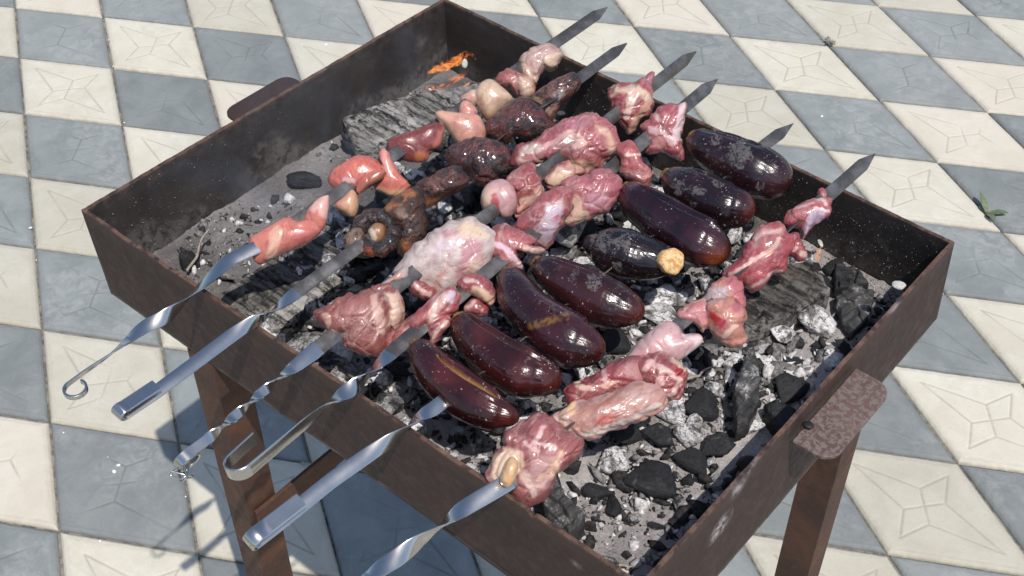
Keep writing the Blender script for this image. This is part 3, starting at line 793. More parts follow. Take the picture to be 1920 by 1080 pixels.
# unnamed lumps, nothing tells them apart
rs = np.random.RandomState(21)
cnt = 0; tries = 0
while cnt < 250 and tries < 9000:
    tries += 1
    x = rs.uniform(0.03, 0.565); y = rs.uniform(0.02, 0.43)
    dens = math.exp(-((x - 0.27) / 0.17) ** 2 - ((y - 0.23) / 0.19) ** 2) * 1.2
    if x > 0.42 and y > 0.14: dens = max(dens, 0.55)
    if y < 0.13 and x > 0.46: dens *= 0.12
    if x < 0.09: dens *= 0.15
    if y > .36 and x > .5: dens *= .5
    if rs.rand() > dens: continue
    core = math.exp(-((x - 0.27) / 0.15) ** 2 - ((y - 0.24) / 0.16) ** 2)
    s = rs.choice([0.013, 0.019, 0.026, 0.034, 0.044], p=[.22, .24, .24, .18, .12]) * (1 + .25 * core)
    if any((x - a) ** 2 + (y - b_) ** 2 < (0.31 * (s + c)) ** 2 for a, b_, c in placed[:]): continue
    core = math.exp(-((x - 0.27) / 0.15) ** 2 - ((y - 0.24) / 0.16) ** 2)
    kd = rs.choice(['black', 'grey', 'white'], p=[.40, .22, .38])
    sw = 'tiny' if s < .016 else 'small' if s < .022 else 'middling' if s < .03 else 'large'
    cw = {'black': 'black', 'grey': 'dusty grey', 'white': 'white ash covered'}[kd]
    xs = [0.155, 0.21, 0.275, 0.315, 0.39, 0.472]; nm_ = ['first', 'second', 'third', 'fourth', 'aubergine', 'rightmost']
    lane = 'left of the first skewer' if x < .14 else 'right of the rightmost skewer' if x > .487 else None
    if lane is None:
        d_ = [abs(x - q) for q in xs]; w_ = int(np.argmin(d_)); lane = ('under the %s skewer' % nm_[w_]) if d_[w_] < .014 else ('between the %s and %s skewers' % ((nm_[w_], nm_[w_ + 1]) if x > xs[w_] else (nm_[w_ - 1], nm_[w_])))
    depth_ = ['near the handles', 'in the front half', 'in the back half', 'near the back wall'][int(np.clip(y / 0.112, 0, 3))]
    o = lump(kd, x, y, s, ash_h(x, y)[0] + rs.uniform(0, 0.022) * core, '%s %s coal %s, %s' % (sw, cw, lane, depth_), 'charcoal lumps in the grill', None, None, 0.9, (1, rs.uniform(.6, 1), rs.uniform(.6, 1)))
    cnt += 1

# fine coal crumbs and ash flakes
def crumbs(name, n, mats, sizes, place, label, seed):
    rs = np.random.RandomState(seed); V0, F0 = ico(1)
    Vs, Fs, Ms = [], [], []
    for i in range(n):
        p, kk = place(rs)
        s = sizes[0] + (sizes[1] - sizes[0]) * rs.rand() ** 5.0
        A = rs.uniform(.35, 1, 3) * s * np.array([1.2, 1, rs.uniform(.25, .9)]); R = np.array(Matrix.Rotation(rs.uniform(0, 6.28), 3, Vector(rs.normal(size=3))))
        P = (V0 * (1 + 0.5 * rs.uniform(-1, 1, (len(V0), 1)))) * A @ R.T + np.array(p)
        Fs.append(F0 + len(Vs) * len(V0)); Vs.append(P); Ms += [kk] * len(F0)
    me = mesh_from(name, np.vstack(Vs), np.vstack(Fs), None, False)
    for m_ in mats: me.materials.append(m_)
    me.polygons.foreach_set('material_index', np.array(Ms, np.int32)); me.update()
    o = link(name, me); tag(o, label, None, None, 'stuff'); return o


def pl_bed(rs):
    while True:
        x = rs.uniform(0.01, 0.58); y = rs.uniform(0.006, 0.44)
        d = 0.30 + 0.9 * math.exp(-((x - 0.33) / 0.2) ** 2 - ((y - 0.24) / 0.17) ** 2)
        if x > .4: d = max(d, .55 if y > .12 else .35)
        if x < .12: d *= .35
        if noise([[x, y, 0]], 18, 9)[0] * 1.6 + d > rs.rand(): break
    return (x, y, ash_h(x, y)[0] + 0.001), rs.choice([0, 1, 2], p=[.42, .34, .24])


crumbs('ash_debris', 15000, [M['crumb_black'], M['crumb_grey'], M['crumb_white']], (0.0007, 0.0072), pl_bed, 'crumbs of coal and flakes of ash strewn over the ash', 51)


def pl_rub(rs):
    while True:
        x, y = rs.uniform(.08, .56), rs.uniform(.02, .435)
        if rs.rand() < 1.3 * math.exp(-((x - 0.27) / 0.16) ** 2 - ((y - 0.22) / 0.18) ** 2) + (.12 if x > .42 and y > .15 else 0): break
    return (x, y, ash_h(x, y)[0] + 0.002 + rs.uniform(0, .006)), rs.choice([0, 1, 2], p=[.55, .22, .23])


crumbs('coal_rubble', 900, [M['crumb_black'], M['crumb_grey'], M['crumb_white']], (0.004, 0.017), pl_rub, 'broken coal rubble packed between the larger lumps', 55)


def pl_flk(rs):
    px, py = rs.choice([0, 1], p=[.7, .3]), 0
    c_ = (1400, 660) if px == 0 else (1180, 900)
    q = at(c_[0] + rs.normal() * 85, c_[1] + rs.normal() * 45, AZ); x, y = np.clip(q[0], .02, .578), np.clip(q[1], .01, .44)
    return (x, y, ash_h(x, y)[0] + 0.002), rs.choice([0, 1, 2], p=[.25, .25, .5])


crumbs('ash_flakes', 420, [M['crumb_black'], M['crumb_grey'], M['crumb_white']], (0.003, 0.0135), pl_flk, 'light ash flakes and coal splinters heaped beside the right wall', 54)


def pl_wall(rs):
    w = rs.rand()
    if w < .38:      # left wall, inner side
        return (0.0042, rs.uniform(0.01, 0.44), H - rs.rand() ** .7 * 0.085), 0
    if w < .94:
        x = rs.uniform(.15, .58)
        return (x, 0.4475 - (x * 0.022) + .001, H - rs.rand() ** .8 * 0.075 - .003), 0
    return (0.583, rs.uniform(0.02, 0.42), H - rs.uniform(.01, .07)), 0


crumbs('wall_flakes', 3000, [M['wall_flake']], (0.0003, 0.0010), pl_wall, 'white flakes of ash stuck to the inner walls', 52)

# ------------------------------------------------------------------ skewers
HS = H + 0.007


def catmull(P, n):
    P = np.asarray(P, float); Q = np.vstack([2 * P[0] - P[1], P, 2 * P[-1] - P[-2]]); out = []
    for i in range(1, len(Q) - 2):
        for t in np.linspace(0, 1, n, endpoint=False):
            a, b_, c, d = Q[i - 1], Q[i], Q[i + 1], Q[i + 2]
            out.append(0.5 * ((2 * b_) + (c - a) * t + (2 * a - 5 * b_ + 4 * c - d) * t * t + (3 * b_ - a - 3 * c + d) * t ** 3))
    out.append(Q[-2]); return np.array(out)


def ribbon(name, P, W, wid, th, mat, parent, point=False, endpt=False):
    """P centre points, W unit width vectors, wid widths"""
    n = len(P); T = np.gradient(P, axis=0); T /= np.linalg.norm(T, axis=1)[:, None]
    W = W - T * np.sum(W * T, 1)[:, None]; W /= np.linalg.norm(W, axis=1)[:, None]
    N = np.cross(W, T)
    wid = np.broadcast_to(np.asarray(wid, float), (n,))[:, None] / 2; t = th / 2
    e = 0.86
    ring = [(-1, -.4), (-e, -1), (e, -1), (1, -.4), (1, .4), (e, 1), (-e, 1), (-1, .4)]
    V = np.stack([P + W * wid * a + N * t * b_ for a, b_ in ring], 1).reshape(-1, 3); k = 8
    idx = np.arange(n * k).reshape(n, k); a = idx[:-1]; c = idx[1:]
    F = np.stack([a, np.roll(a, -1, 1), np.roll(c, -1, 1), c], -1).reshape(-1, 4).tolist() + [list(range(k))[::-1], [(n - 1) * k + i for i in range(k)]]
    me = mesh_from(name, V, F, mat, False)
    bm = bmesh.new(); bm.from_mesh(me); bmesh.ops.recalc_face_normals(bm, faces=bm.faces); bm.to_mesh(me); bm.free()
    me.polygons.foreach_set('use_smooth', np.ones(len(me.polygons), bool))
    try: me.set_sharp_from_angle(angle=math.radians(35))
    except Exception: pass
    o = link(name, me)
    if parent is not None:
        o.parent = parent; o.location = -Vector(parent.location)
    return o


XA, YA, ZA = np.array([1., 0, 0]), np.array([0, 1., 0]), np.array([0, 0, 1.])


def skewer(label, stations, tip, width=0.0115, curl=None, hw=None, inner=()):
    """stations: (px, py, roll in degrees) from the handle to the food; tip: (px, py, roll)"""
    pts = np.array([at(s[0], s[1], HS) for s in stations]); rolls = np.array([s[2] for s in stations], float)
    T = at(tip[0], tip[1], HS)
    root = empty('skewer', pts[0]); tag(root, label, 'skewer', 'flat steel skewers across the grill')
    # straight axis with samples
    A = np.vstack([pts] + [at(q[0], q[1], HS + q[3])[None] for q in inner] + [T]); R = np.r_[rolls, [q[2] for q in inner], tip[2]]
    L = np.r_[0, np.cumsum(np.linalg.norm(np.diff(A, axis=0), axis=1))]
    s = np.arange(0, L[-1], 0.0022)
    P = np.stack([np.interp(s, L, A[:, k]) for k in range(3)], 1)
    # soften the rolls
    rr = np.interp(s, L, R); ker = np.hanning(9); ker /= ker.sum(); rr = np.convolve(np.pad(rr, 4, 'edge'), ker, 'valid')
    for k in (0, 1):
        P[:, k] = np.convolve(np.pad(P[:, k], 4, 'reflect', reflect_type='odd'), ker, 'valid')
    rad = np.radians(rr)[:, None]
    ax = (A[-1] - A[0]); ax /= np.linalg.norm(ax); side = np.cross(ax, ZA); side /= np.linalg.norm(side)
    W = np.cos(rad) * side + np.sin(rad) * ZA
    wid = np.full(len(s), width)
    tp = sstep(0, 0.021, L[-1] - s) * 1.0; wid = wid * (0.06 + 0.94 * np.minimum(1, (L[-1] - s) / 0.021))
    if hw is not None: wid = wid * np.interp(s, [0, hw[0], hw[0] + 0.03], [hw[1], hw[1], 1])
    cutp = (L[-1] - s) < (L[-1] * 0.0)
    # two parts: the polished handle end and the blade through the food
    kb = int(np.searchsorted(s, L[len(stations) - 1]))
    ribbon('blade', P[kb - 1:], W[kb - 1:], wid[kb - 1:], 0.0016, M['steel_soot'], root)
    ribbon('shank', P[:kb], W[:kb], wid[:kb], 0.0016, M['steel'], root)
    if curl:
        d = P[0] - P[3]; d /= np.linalg.norm(d); w0 = W[0]; kind, rad_, ret = curl[:3]
        out = np.cross(w0, d); out /= np.linalg.norm(out)
        if np.dot(out, np.array(curl[3], float)) < 0: out = -out
        C = []
        st = P[0]
        if kind == 'fold':      # bent back flat on itself
            for a in np.linspace(0, math.pi, 18): C.append(st + d * (rad_ * 1.15 * math.sin(a)) + out * rad_ * (1 - math.cos(a)))
            e = C[-1]
            for q in np.linspace(0.002, ret, 12): C.append(e - d * q + out * (-0.0008 - 0.10 * rad_ * q / ret))
        else:
            amax = math.radians(ret)
            for a in np.linspace(0, amax, 40): C.append(st + d * rad_ * math.sin(a) + out * rad_ * (1 - math.cos(a)))
            tl = C[-1] - C[-2]; tl /= np.linalg.norm(tl)
            if len(curl) > 4:
                for q in np.linspace(0.001, curl[4], 8): C.append(C[39] + tl * q)
        C = np.array(C)
        ribbon('handle_loop', C, np.tile(w0, (len(C), 1)), wid[0], 0.0018, M['steel'], root)
    return root, P, W


WD, E1, W2, E2, W3 = -34, 56, 146, 236, 326
S1 = skewer('leftmost skewer, twisted flat blade with a small round wire loop at its handle',
            [(128, 720, 268), (165, 693, 262), (198, 671, 240), (232, 645, 200), (272, 612, 165), (308, 596, 130), (345, 568, 62), (380, 535, 20), (430, 487, -18), (500, 455, -30)], (1140, 13, -30), 0.0115,
            ('ring', 0.0080, 290, (1, 0, 0)), (0.035, 0.38))
S2 = skewer('second skewer from the left, broad flat handle folded back at the tip',
            [(231, 777, 170), (290, 737, 160), (380, 670, 158), (440, 625, 150), (478, 602, 110), (505, 590, 60), (530, 570, 10), (560, 545, -25)], (1177, 80, -32), 0.0108,
            ('fold', 0.0045, 0.030, (0, 0, 1)), inner=((690, 450, -30, 0), (720, 428, 40, -.003), (760, 396, 52, -.004), (1000, 212, 52, -.004), (1060, 168, 10, 0), (1085, 148, -30, 0)))
S3 = skewer('third skewer from the left, corkscrew twisted shank with a curled ring end',
            [(352, 852, 520), (384, 828, 510), (402, 812, 470), (428, 792, 380), (452, 770, 290), (478, 748, 200), (502, 727, 110), (525, 708, 40), (550, 690, -20), (600, 650, -34)], (1306, 96, -60), 0.0120,
            ('ring', 0.0080, 320, (0, 0, -1)), (0.09, 0.68))
S4 = skewer('fourth skewer from the left, ending in a wide open U shaped hook',
            [(470, 880, 283), (520, 838, 281), (570, 796, 274), (612, 762, 250), (636, 745, 190), (660, 728, 140), (690, 706, 70), (706, 690, 30), (735, 660, -15)], (1346, 148, -32), 0.0120,
            ('ring', 0.0105, 178, (-1, 0, 0), 0.024), (0.03, 0.85))
S5 = skewer('fifth skewer, threaded through the aubergines, with a bright folded back handle',
            [(482, 1012, 160), (546, 962, 155), (620, 902, 154), (690, 853, 150), (730, 828, 120), (765, 802, 62), (790, 780, 10), (812, 768, -20), (832, 752, -30)], (1487, 232, -30), 0.0110,
            ('fold', 0.0068, 0.036, (0, 0, 1)), inner=((850, 738, 50, -.003), (900, 700, 56, -.009), (1100, 540, 58, -.012), (1300, 380, 58, -.011), (1400, 298, 50, -.005), (1436, 270, -20, 0)))
S6 = skewer('rightmost skewer, its twisted handle leaving the bottom of the picture',
            [(560, 1170, 236), (640, 1112, 236), (690, 1082, 200), (746, 1045, 150), (790, 1012, 100), (827, 988, 60), (860, 960, 0), (897, 937, -24), (960, 900, -34)], (1641, 288, -34), 0.0118,
            ('ring', 0.0098, 285, (1, 0, 0)), (0.03, 0.4), inner=((1000, 860, -10, 0), (1040, 822, 50, -.002), (1240, 640, 52, -.003), (1262, 618, 0, 0), (1300, 585, -10, 0), (1330, 560, 50, -.002), (1500, 412, 52, -.001), (1535, 382, -20, 0), (1560, 360, -34, 0)))
# tangle of wire through the ring of the third skewer
cw = at(338, 885, HS - 0.008); rs = np.random.RandomState(5)
wp_ = catmull([cw + 0.62 * np.array([0.012 * math.sin(a * 1.7) , 0.007 * math.cos(a * 2.3), 0.007 * math.cos(a * 1.3) - 0.003]) for a in np.linspace(0, 9.5, 15)], 8)
aw = np.linspace(0, 2 * math.pi, 7)[:6]
Tn = np.gradient(wp_, axis=0); Tn /= np.linalg.norm(Tn, axis=1)[:, None]; Nn = np.cross(Tn, [0.3, 0.2, 0.9]); Nn /= np.linalg.norm(Nn, axis=1)[:, None]; Bn = np.cross(Tn, Nn)
Vw = np.stack([wp_ + (Nn * math.cos(a) + Bn * math.sin(a)) * 0.0009 for a in aw], 1).reshape(-1, 3)
ix = np.arange(len(wp_) * 6).reshape(-1, 6)
ow = link('binding_wire', mesh_from('binding_wire', Vw, np.stack([ix[:-1], np.roll(ix[:-1], -1, 1), np.roll(ix[1:], -1, 1), ix[1:]], -1).reshape(-1, 4), M['steel'], True))
ow.parent = S3[0]; ow.location = -Vector(S3[0].location)

# ------------------------------------------------------------------ aubergines
def aubergine(label, st, zc, seed, slit=None, cut=None, base=(0.050, 0.012, 0.014), tip=(0.085, 0.018, 0.010), dust=0.6, band=None, glow=None, patches=()):
    st = np.array(st, float); P0 = np.array([at(a, b_, zc) for a, b_, r in st])
    R0 = np.array([r * np.linalg.norm(p - CAM) / FPX for (a, b_, r), p in zip(st, P0)])
    c = P0.mean(0); root = empty('aubergine', c)
    tag(root, label, 'aubergine', 'roasting aubergines')
    n, k = 150, 96
    Pc = catmull(P0, 24); Rc = catmull(np.c_[R0, R0, R0], 24)[:, 0]
    L = np.r_[0, np.cumsum(np.linalg.norm(np.diff(Pc, axis=0), axis=1))]; tot = L[-1]
    s = np.linspace(0, 1, n); s = s ** 1.0
    Pp = np.stack([np.interp(s * tot, L, Pc[:, q]) for q in range(3)], 1); Rr = np.interp(s * tot, L, Rc)
    # round off both ends along the arc
    T = np.gradient(Pp, axis=0); T /= np.linalg.norm(T, axis=1)[:, None]
    ext = Rr[-1] * 0.95; ext0 = Rr[0] * 0.30
    arc = np.r_[-ext0, s * tot, tot + ext]; PA = np.vstack([Pp[0] - T[0] * ext0, Pp, Pp[-1] + T[-1] * ext]); RA = np.r_[Rr[0], Rr, Rr[-1] * 1.0]
    total = tot + ext + ext0; q_ = np.linspace(0, 1, 190); q_ = q_ + 0.0 * q_; q_ = np.sin(q_ * math.pi / 2) ** 1.0      # denser towards the tip
    q_ = np.r_[q_[:-1], 1.0]; aa_ = -ext0 + q_ * total
    Pp = np.stack([np.interp(aa_, arc, PA[:, w]) for w in range(3)], 1); Rr = np.interp(aa_, arc, RA)
    kk_ = np.hanning(15); kk_ /= kk_.sum(); Rr = np.convolve(np.pad(Rr, 7, 'edge'), kk_, 'valid')
    t_ = np.clip((q_ - 0.62) / 0.38, 0, 1); Rr = Rr * 1.04 * np.maximum(1 - t_ ** 2.6, 0.0002) ** 0.5
    t0_ = np.clip(1 - q_ / 0.05, 0, 1); Rr = Rr * (1 - 0.40 * t0_ ** 2)
    T = np.gradient(Pp, axis=0); T /= np.linalg.norm(T, axis=1)[:, None]
    for w in range(3): T[:, w] = np.convolve(np.pad(T[:, w], 7, 'edge'), kk_, 'valid')
    T /= np.linalg.norm(T, axis=1)[:, None]
    n = 190
    n = len(Pp); S = np.linspace(0, 1, n)
    side = np.cross(T, ZA); side /= np.linalg.norm(side, axis=1)[:, None]; up = np.cross(side, T)
    th = np.linspace(0, 2 * math.pi, k, endpoint=False)
    TH = np.tile(th, n); SS = S.repeat(k); dirv = side.repeat(k, 0) * np.cos(TH)[:, None] + up.repeat(k, 0) * np.sin(TH)[:, None]
    rad = Rr.repeat(k)
    V = Pp.repeat(k, 0) + dirv * rad[:, None]
    lp = np.c_[np.cos(TH) * 2.0, np.sin(TH) * 2.0, SS * 2.0]
    disp = 0.0022 * fbm(V, 26, 2, seed) + 0.0006 * noise(lp * np.array([4, 4, 1.2]), 2.2, seed + 21) - 0.00055 * np.abs(noise(lp * np.array([3, 3, .35]), 1.6, seed + 1)) - 0.0005 * np.abs(noise(np.c_[TH * 1.0, SS * 30, 0 * TH], 1.0, seed)) * sstep(.1, .0, np.abs(SS - .35) - .12)
    flesh = np.zeros(len(V)); dst = np.full(len(V), dust)
    if slit:
        s0, s1, a0, a1, wd, fl = slit
        a = np.interp(SS, [s0, s1], [a0, a1]); ww = wd * np.sqrt(np.clip((SS - s0) * (s1 - SS) / ((s1 - s0) / 2) ** 2, 0, 1))
        dd = np.abs((TH - a + math.pi) % (2 * math.pi) - math.pi) * rad
        q = np.where(ww > 1e-5, np.exp(-(dd / np.maximum(ww, 1e-5)) ** 2), 0) * (ww > 1e-5)
        lip = np.where(ww > 1e-5, np.exp(-((dd - 2.1 * ww) / np.maximum(ww, 1e-5)) ** 2), 0)
        disp = disp - 0.0040 * q + 0.0008 * lip
        flesh = np.clip(q * 1.6 - 0.5, 0, 1) * fl
        dst = np.clip(dst + 0.5 * lip * (SS > s0), 0, 1.4)
    V = V + dirv * disp[:, None]
    col = np.array(base)[None] * (1 - sstep(0.55, 0.95, SS)[:, None]) + np.array(tip)[None] * sstep(0.55, 0.95, SS)[:, None]
    und = sstep(0.3, -0.8, np.sin(TH))[:, None]          # cooked underside is redder
    col = col * (1 - .5 * und) + np.array([0.060, 0.010, 0.006]) * .5 * und
    col = col * (0.8 + 0.7 * sstep(-.3, .4, fbm(V, 30, 2, seed + 4)))[:, None]
    if glow:  # orange glow blended into the skin colour, nothing lights it
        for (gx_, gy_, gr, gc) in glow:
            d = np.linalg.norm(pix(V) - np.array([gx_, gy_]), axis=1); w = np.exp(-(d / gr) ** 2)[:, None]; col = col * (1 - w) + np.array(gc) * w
    if band:
        for (bx0, by0, bx1, by1, bw) in band:
            q = pix(V); a_ = np.array([bx0, by0.__float__()]); b2 = np.array([bx1, float(by1)]); dv = b2 - a_; t = np.clip(((q - a_) @ dv) / (dv @ dv), 0, 1)
            d = np.linalg.norm(q - a_ - t[:, None] * dv, axis=1) + 5 * noise(V, 180, seed + 7)
            flesh = np.maximum(flesh, 0.55 * (1 - sstep(bw * .3, bw, d)) * sstep(-.15, .2, noise(V, 300, 3) + .1))
    tuft = sstep(0.06, 0.0, SS)
    V = np.vstack([V, Pp[-1] + T[-1] * Rr[0] * 0.0]); flesh = np.r_[flesh, 0]; dst = np.r_[dst, 0]; col = np.vstack([col, col[-1]])
    F = grid_faces(n, k)     # open in k, close below
    idx = np.arange(n * k).reshape(n, k)
    F = np.stack([idx[:-1], np.roll(idx[:-1], -1, 1), np.roll(idx[1:], -1, 1), idx[1:]], -1).reshape(-1, 4).tolist()
    F += [[(n - 1) * k + j, (n - 1) * k + (j + 1) % k, n * k] for j in range(k)]
    dst = dst * (0.35 + 0.9 * sstep(-0.1, 0.3, fbm(V, 28, 2, seed + 6)))
    for (ax_, ay_, ar_, am_) in patches:
        d = np.linalg.norm(pix(V) - np.array([ax_, ay_]), axis=1) + 9 * noise(V, 120, 5); dst = np.maximum(dst, am_ * (1 - sstep(ar_ * .5, ar_, d)))
    body = link('body', mesh_from('body', V, F, M['skin'], True, col, {'flesh': flesh, 'dust': dst})); body.parent = root; body.location = -Vector(c)
    # the cut stem end
    e0 = Pp[0]; t0 = T[0]; r0 = Rr[0]
    j = 40; tt = np.linspace(0, 2 * math.pi, j, endpoint=False); rows = []
    for (q, dpt) in ((1.04, 0.003), (1.10, -0.0005), (0.96, -0.0026), (0.6, -0.0032), (0.2, -0.0028)):
        rr = r0 * q * (1 + 0.05 * np.sin(tt * 5 + seed) + 0.05 * np.sin(tt * 9))
        rows.append(e0 + t0 * (dpt * (1.0 + (0.6 * np.sin(tt * 4 + seed) if q > 1.0 and dpt > 0 else 0 * tt)))[:, None] + side[0] * (rr * np.cos(tt))[:, None] + up[0] * (rr * np.sin(tt))[:, None])
    Vc = np.vstack(rows + [(e0 - t0 * 0.0026)[None]]); ix = np.arange(5 * j).reshape(5, j)
    Fc = np.stack([ix[:-1], ix[1:], np.roll(ix[1:], -1, 1), np.roll(ix[:-1], -1, 1)], -1).reshape(-1, 4).tolist() + [[4 * j + (q + 1) % j, 4 * j + q, 5 * j] for q in range(j)]
    oc = link('stem_end', mesh_from('stem_end', Vc, Fc, M['calyx'], True)); oc.parent = root; oc.location = -Vector(c)
    return root, Pp, T, Rr, side, up


ZE = H + 0.004
aubergine('smallest front aubergine with a golden slit, next to the front rim', [(782, 652, 22), (800, 674, 32), (832, 708, 40), (878, 744, 43), (922, 769, 40), (944, 776, 33)], ZE, 1,
          (0.16, 0.66, 1.75, 1.85, 0.0026, 1.0), base=(0.052, 0.010, 0.010), tip=(0.075, 0.012, 0.008), dust=0.45)
aubergine('second aubergine from the front, white ash along its top groove', [(865, 604, 26), (888, 634, 37), (930, 668, 46), (980, 697, 50), (1012, 706, 44)], ZE, 2,
          (0.05, 0.75, 1.9, 1.75, 0.0022, 0.1), base=(0.050, 0.010, 0.010), tip=(0.078, 0.013, 0.008), dust=0.65)
aubergine('third aubergine from the front, crossed by a yellow brown scorch band', [(956, 520, 28), (966, 548, 37), (990, 582, 44), (1033, 615, 49), (1075, 641, 52), (1092, 648, 47)], ZE, 3,
          (0.30, 0.55, 1.5, 1.4, 0.0012, 0.0), base=(0.036, 0.009, 0.012), tip=(0.070, 0.013, 0.009), dust=0.55, band=[(995, 612, 1062, 592, 10)])
aubergine('plump aubergine behind the scorch banded one, dusted with ash', [(1010, 496, 20), (1030, 510, 32), (1072, 534, 41), (1120, 560, 48), (1158, 574, 45), (1170, 578, 42)], ZE, 4,
          (0.04, 0.55, 1.9, 2.0, 0.0016, 0.15), base=(0.032, 0.009, 0.010), tip=(0.072, 0.016, 0.010), dust=0.75, patches=[(1115, 530, 26, 1.8), (1075, 520, 18, 1.6), (1010, 505, 12, 1.6)])
A4 = aubergine('black aubergine turned round, its pale orange cut end facing right', [(1262, 491, 23), (1240, 489, 33), (1212, 485, 40), (1172, 475, 46), (1130, 464, 39), (1117, 460, 28)], ZE - 0.004, 5,
               None, base=(0.014, 0.008, 0.010), tip=(0.014, 0.008, 0.010), dust=0.95, patches=[(1125, 452, 34, 1.8), (1165, 455, 26, 1.8), (1160, 498, 16, 1.7), (1194, 475, 14, 1.6)])
aubergine('longest aubergine with a groove along its top and orange glow painted on the tip', [(1178, 360, 24), (1194, 378, 35), (1232, 405, 42), (1280, 436, 47), (1318, 457, 49), (1330, 462, 45)], ZE + 0.001, 6,
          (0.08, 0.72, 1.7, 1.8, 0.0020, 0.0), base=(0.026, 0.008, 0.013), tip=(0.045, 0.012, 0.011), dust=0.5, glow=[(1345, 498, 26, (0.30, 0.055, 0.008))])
aubergine('ash dusted aubergine lying in front of the rearmost one', [(1256, 332, 22), (1280, 350, 37), (1320, 370, 44), (1360, 386, 44), (1378, 390, 40)], ZE, 7,
          (0.05, 0.6, 1.9, 1.8, 0.0014, 0.1), base=(0.020, 0.008, 0.011), tip=(0.072, 0.015, 0.010), dust=0.85, patches=[(1275, 350, 26, 1.6), (1312, 355, 18, 1.7), (1345, 345, 14, 1.6)])
aubergine('rearmost aubergine with a big patch of white ash on its side', [(1306, 262, 24), (1332, 280, 35), (1375, 300, 43), (1415, 320, 50), (1440, 330, 48)], ZE, 8,
          (0.05, 0.45, 2.0, 1.9, 0.0014, 0.2), base=(0.024, 0.009, 0.012), tip=(0.034, 0.012, 0.013), dust=0.85, patches=[(1385, 290, 34, 2.0), (1340, 262, 16, 1.8), (1425, 350, 14, 1.7)])
# flat pale cut of the turned one
root, Pp, T, Rr, side, up = A4
e0 = at(1261, 490, ZE + 0.002); vdir = CAM - e0; vdir /= np.linalg.norm(vdir); e0 = e0 + vdir * 0.0105
nrm = -T[0] * 0.45 + vdir * 0.9; nrm /= np.linalg.norm(nrm); aa = np.cross(nrm, ZA); aa /= np.linalg.norm(aa); bb = np.cross(aa, nrm)
j = 36; tt = np.linspace(0, 2 * math.pi, j, endpoint=False); rows = []
for q, dp in ((1.0, -0.007), (1.03, -0.002), (0.97, 0.0010), (0.7, 0.0016), (0.35, 0.0016)):
    rr = 0.0104 * q * (1 + 0.05 * np.sin(3 * tt) + 0.03 * np.sin(7 * tt)); rows.append(e0 + nrm * dp + aa * (rr * np.cos(tt))[:, None] + bb * (rr * np.sin(tt))[:, None])
Vc = np.vstack(rows + [(e0 + nrm * 0.0016)[None]]); ix = np.arange(5 * j).reshape(5, j)
Fc = np.stack([ix[:-1], np.roll(ix[:-1], -1, 1), np.roll(ix[1:], -1, 1), ix[1:]], -1).reshape(-1, 4).tolist() + [[4 * j + q, 4 * j + (q + 1) % j, 5 * j] for q in range(j)]
oc = link('cut_end', mesh_from('cut_end', Vc, Fc, M['cut'], True)); oc.parent = root; oc.location = -Vector(root.location)
oc['label'] = 'pale orange cut end'

# ------------------------------------------------------------------ meat
VX, VY, VZ = RW[0], RW[1], -RW[2]       # across, down, towards the photographer


def cr2(L): return [(400 + x / 3.0857, 50 + y / 3.0857) for x, y in L]
def cr3(L): return [(840 + x / 3.0857, 50 + y / 3.0857) for x, y in L]
def cr6(L): return [(440 + x / 3.0857, 350 + y / 3.0857) for x, y in L]
def cr7(L): return [(840 + x / 3.0857, 300 + y / 3.0857) for x, y in L]
def cr9(L): return [(720 + x / 3.0857, 560 + y / 3.0857) for x, y in L]
def cr10(L): return [(1240 + x / 4.32, 330 + y / 4.32) for x, y in L]


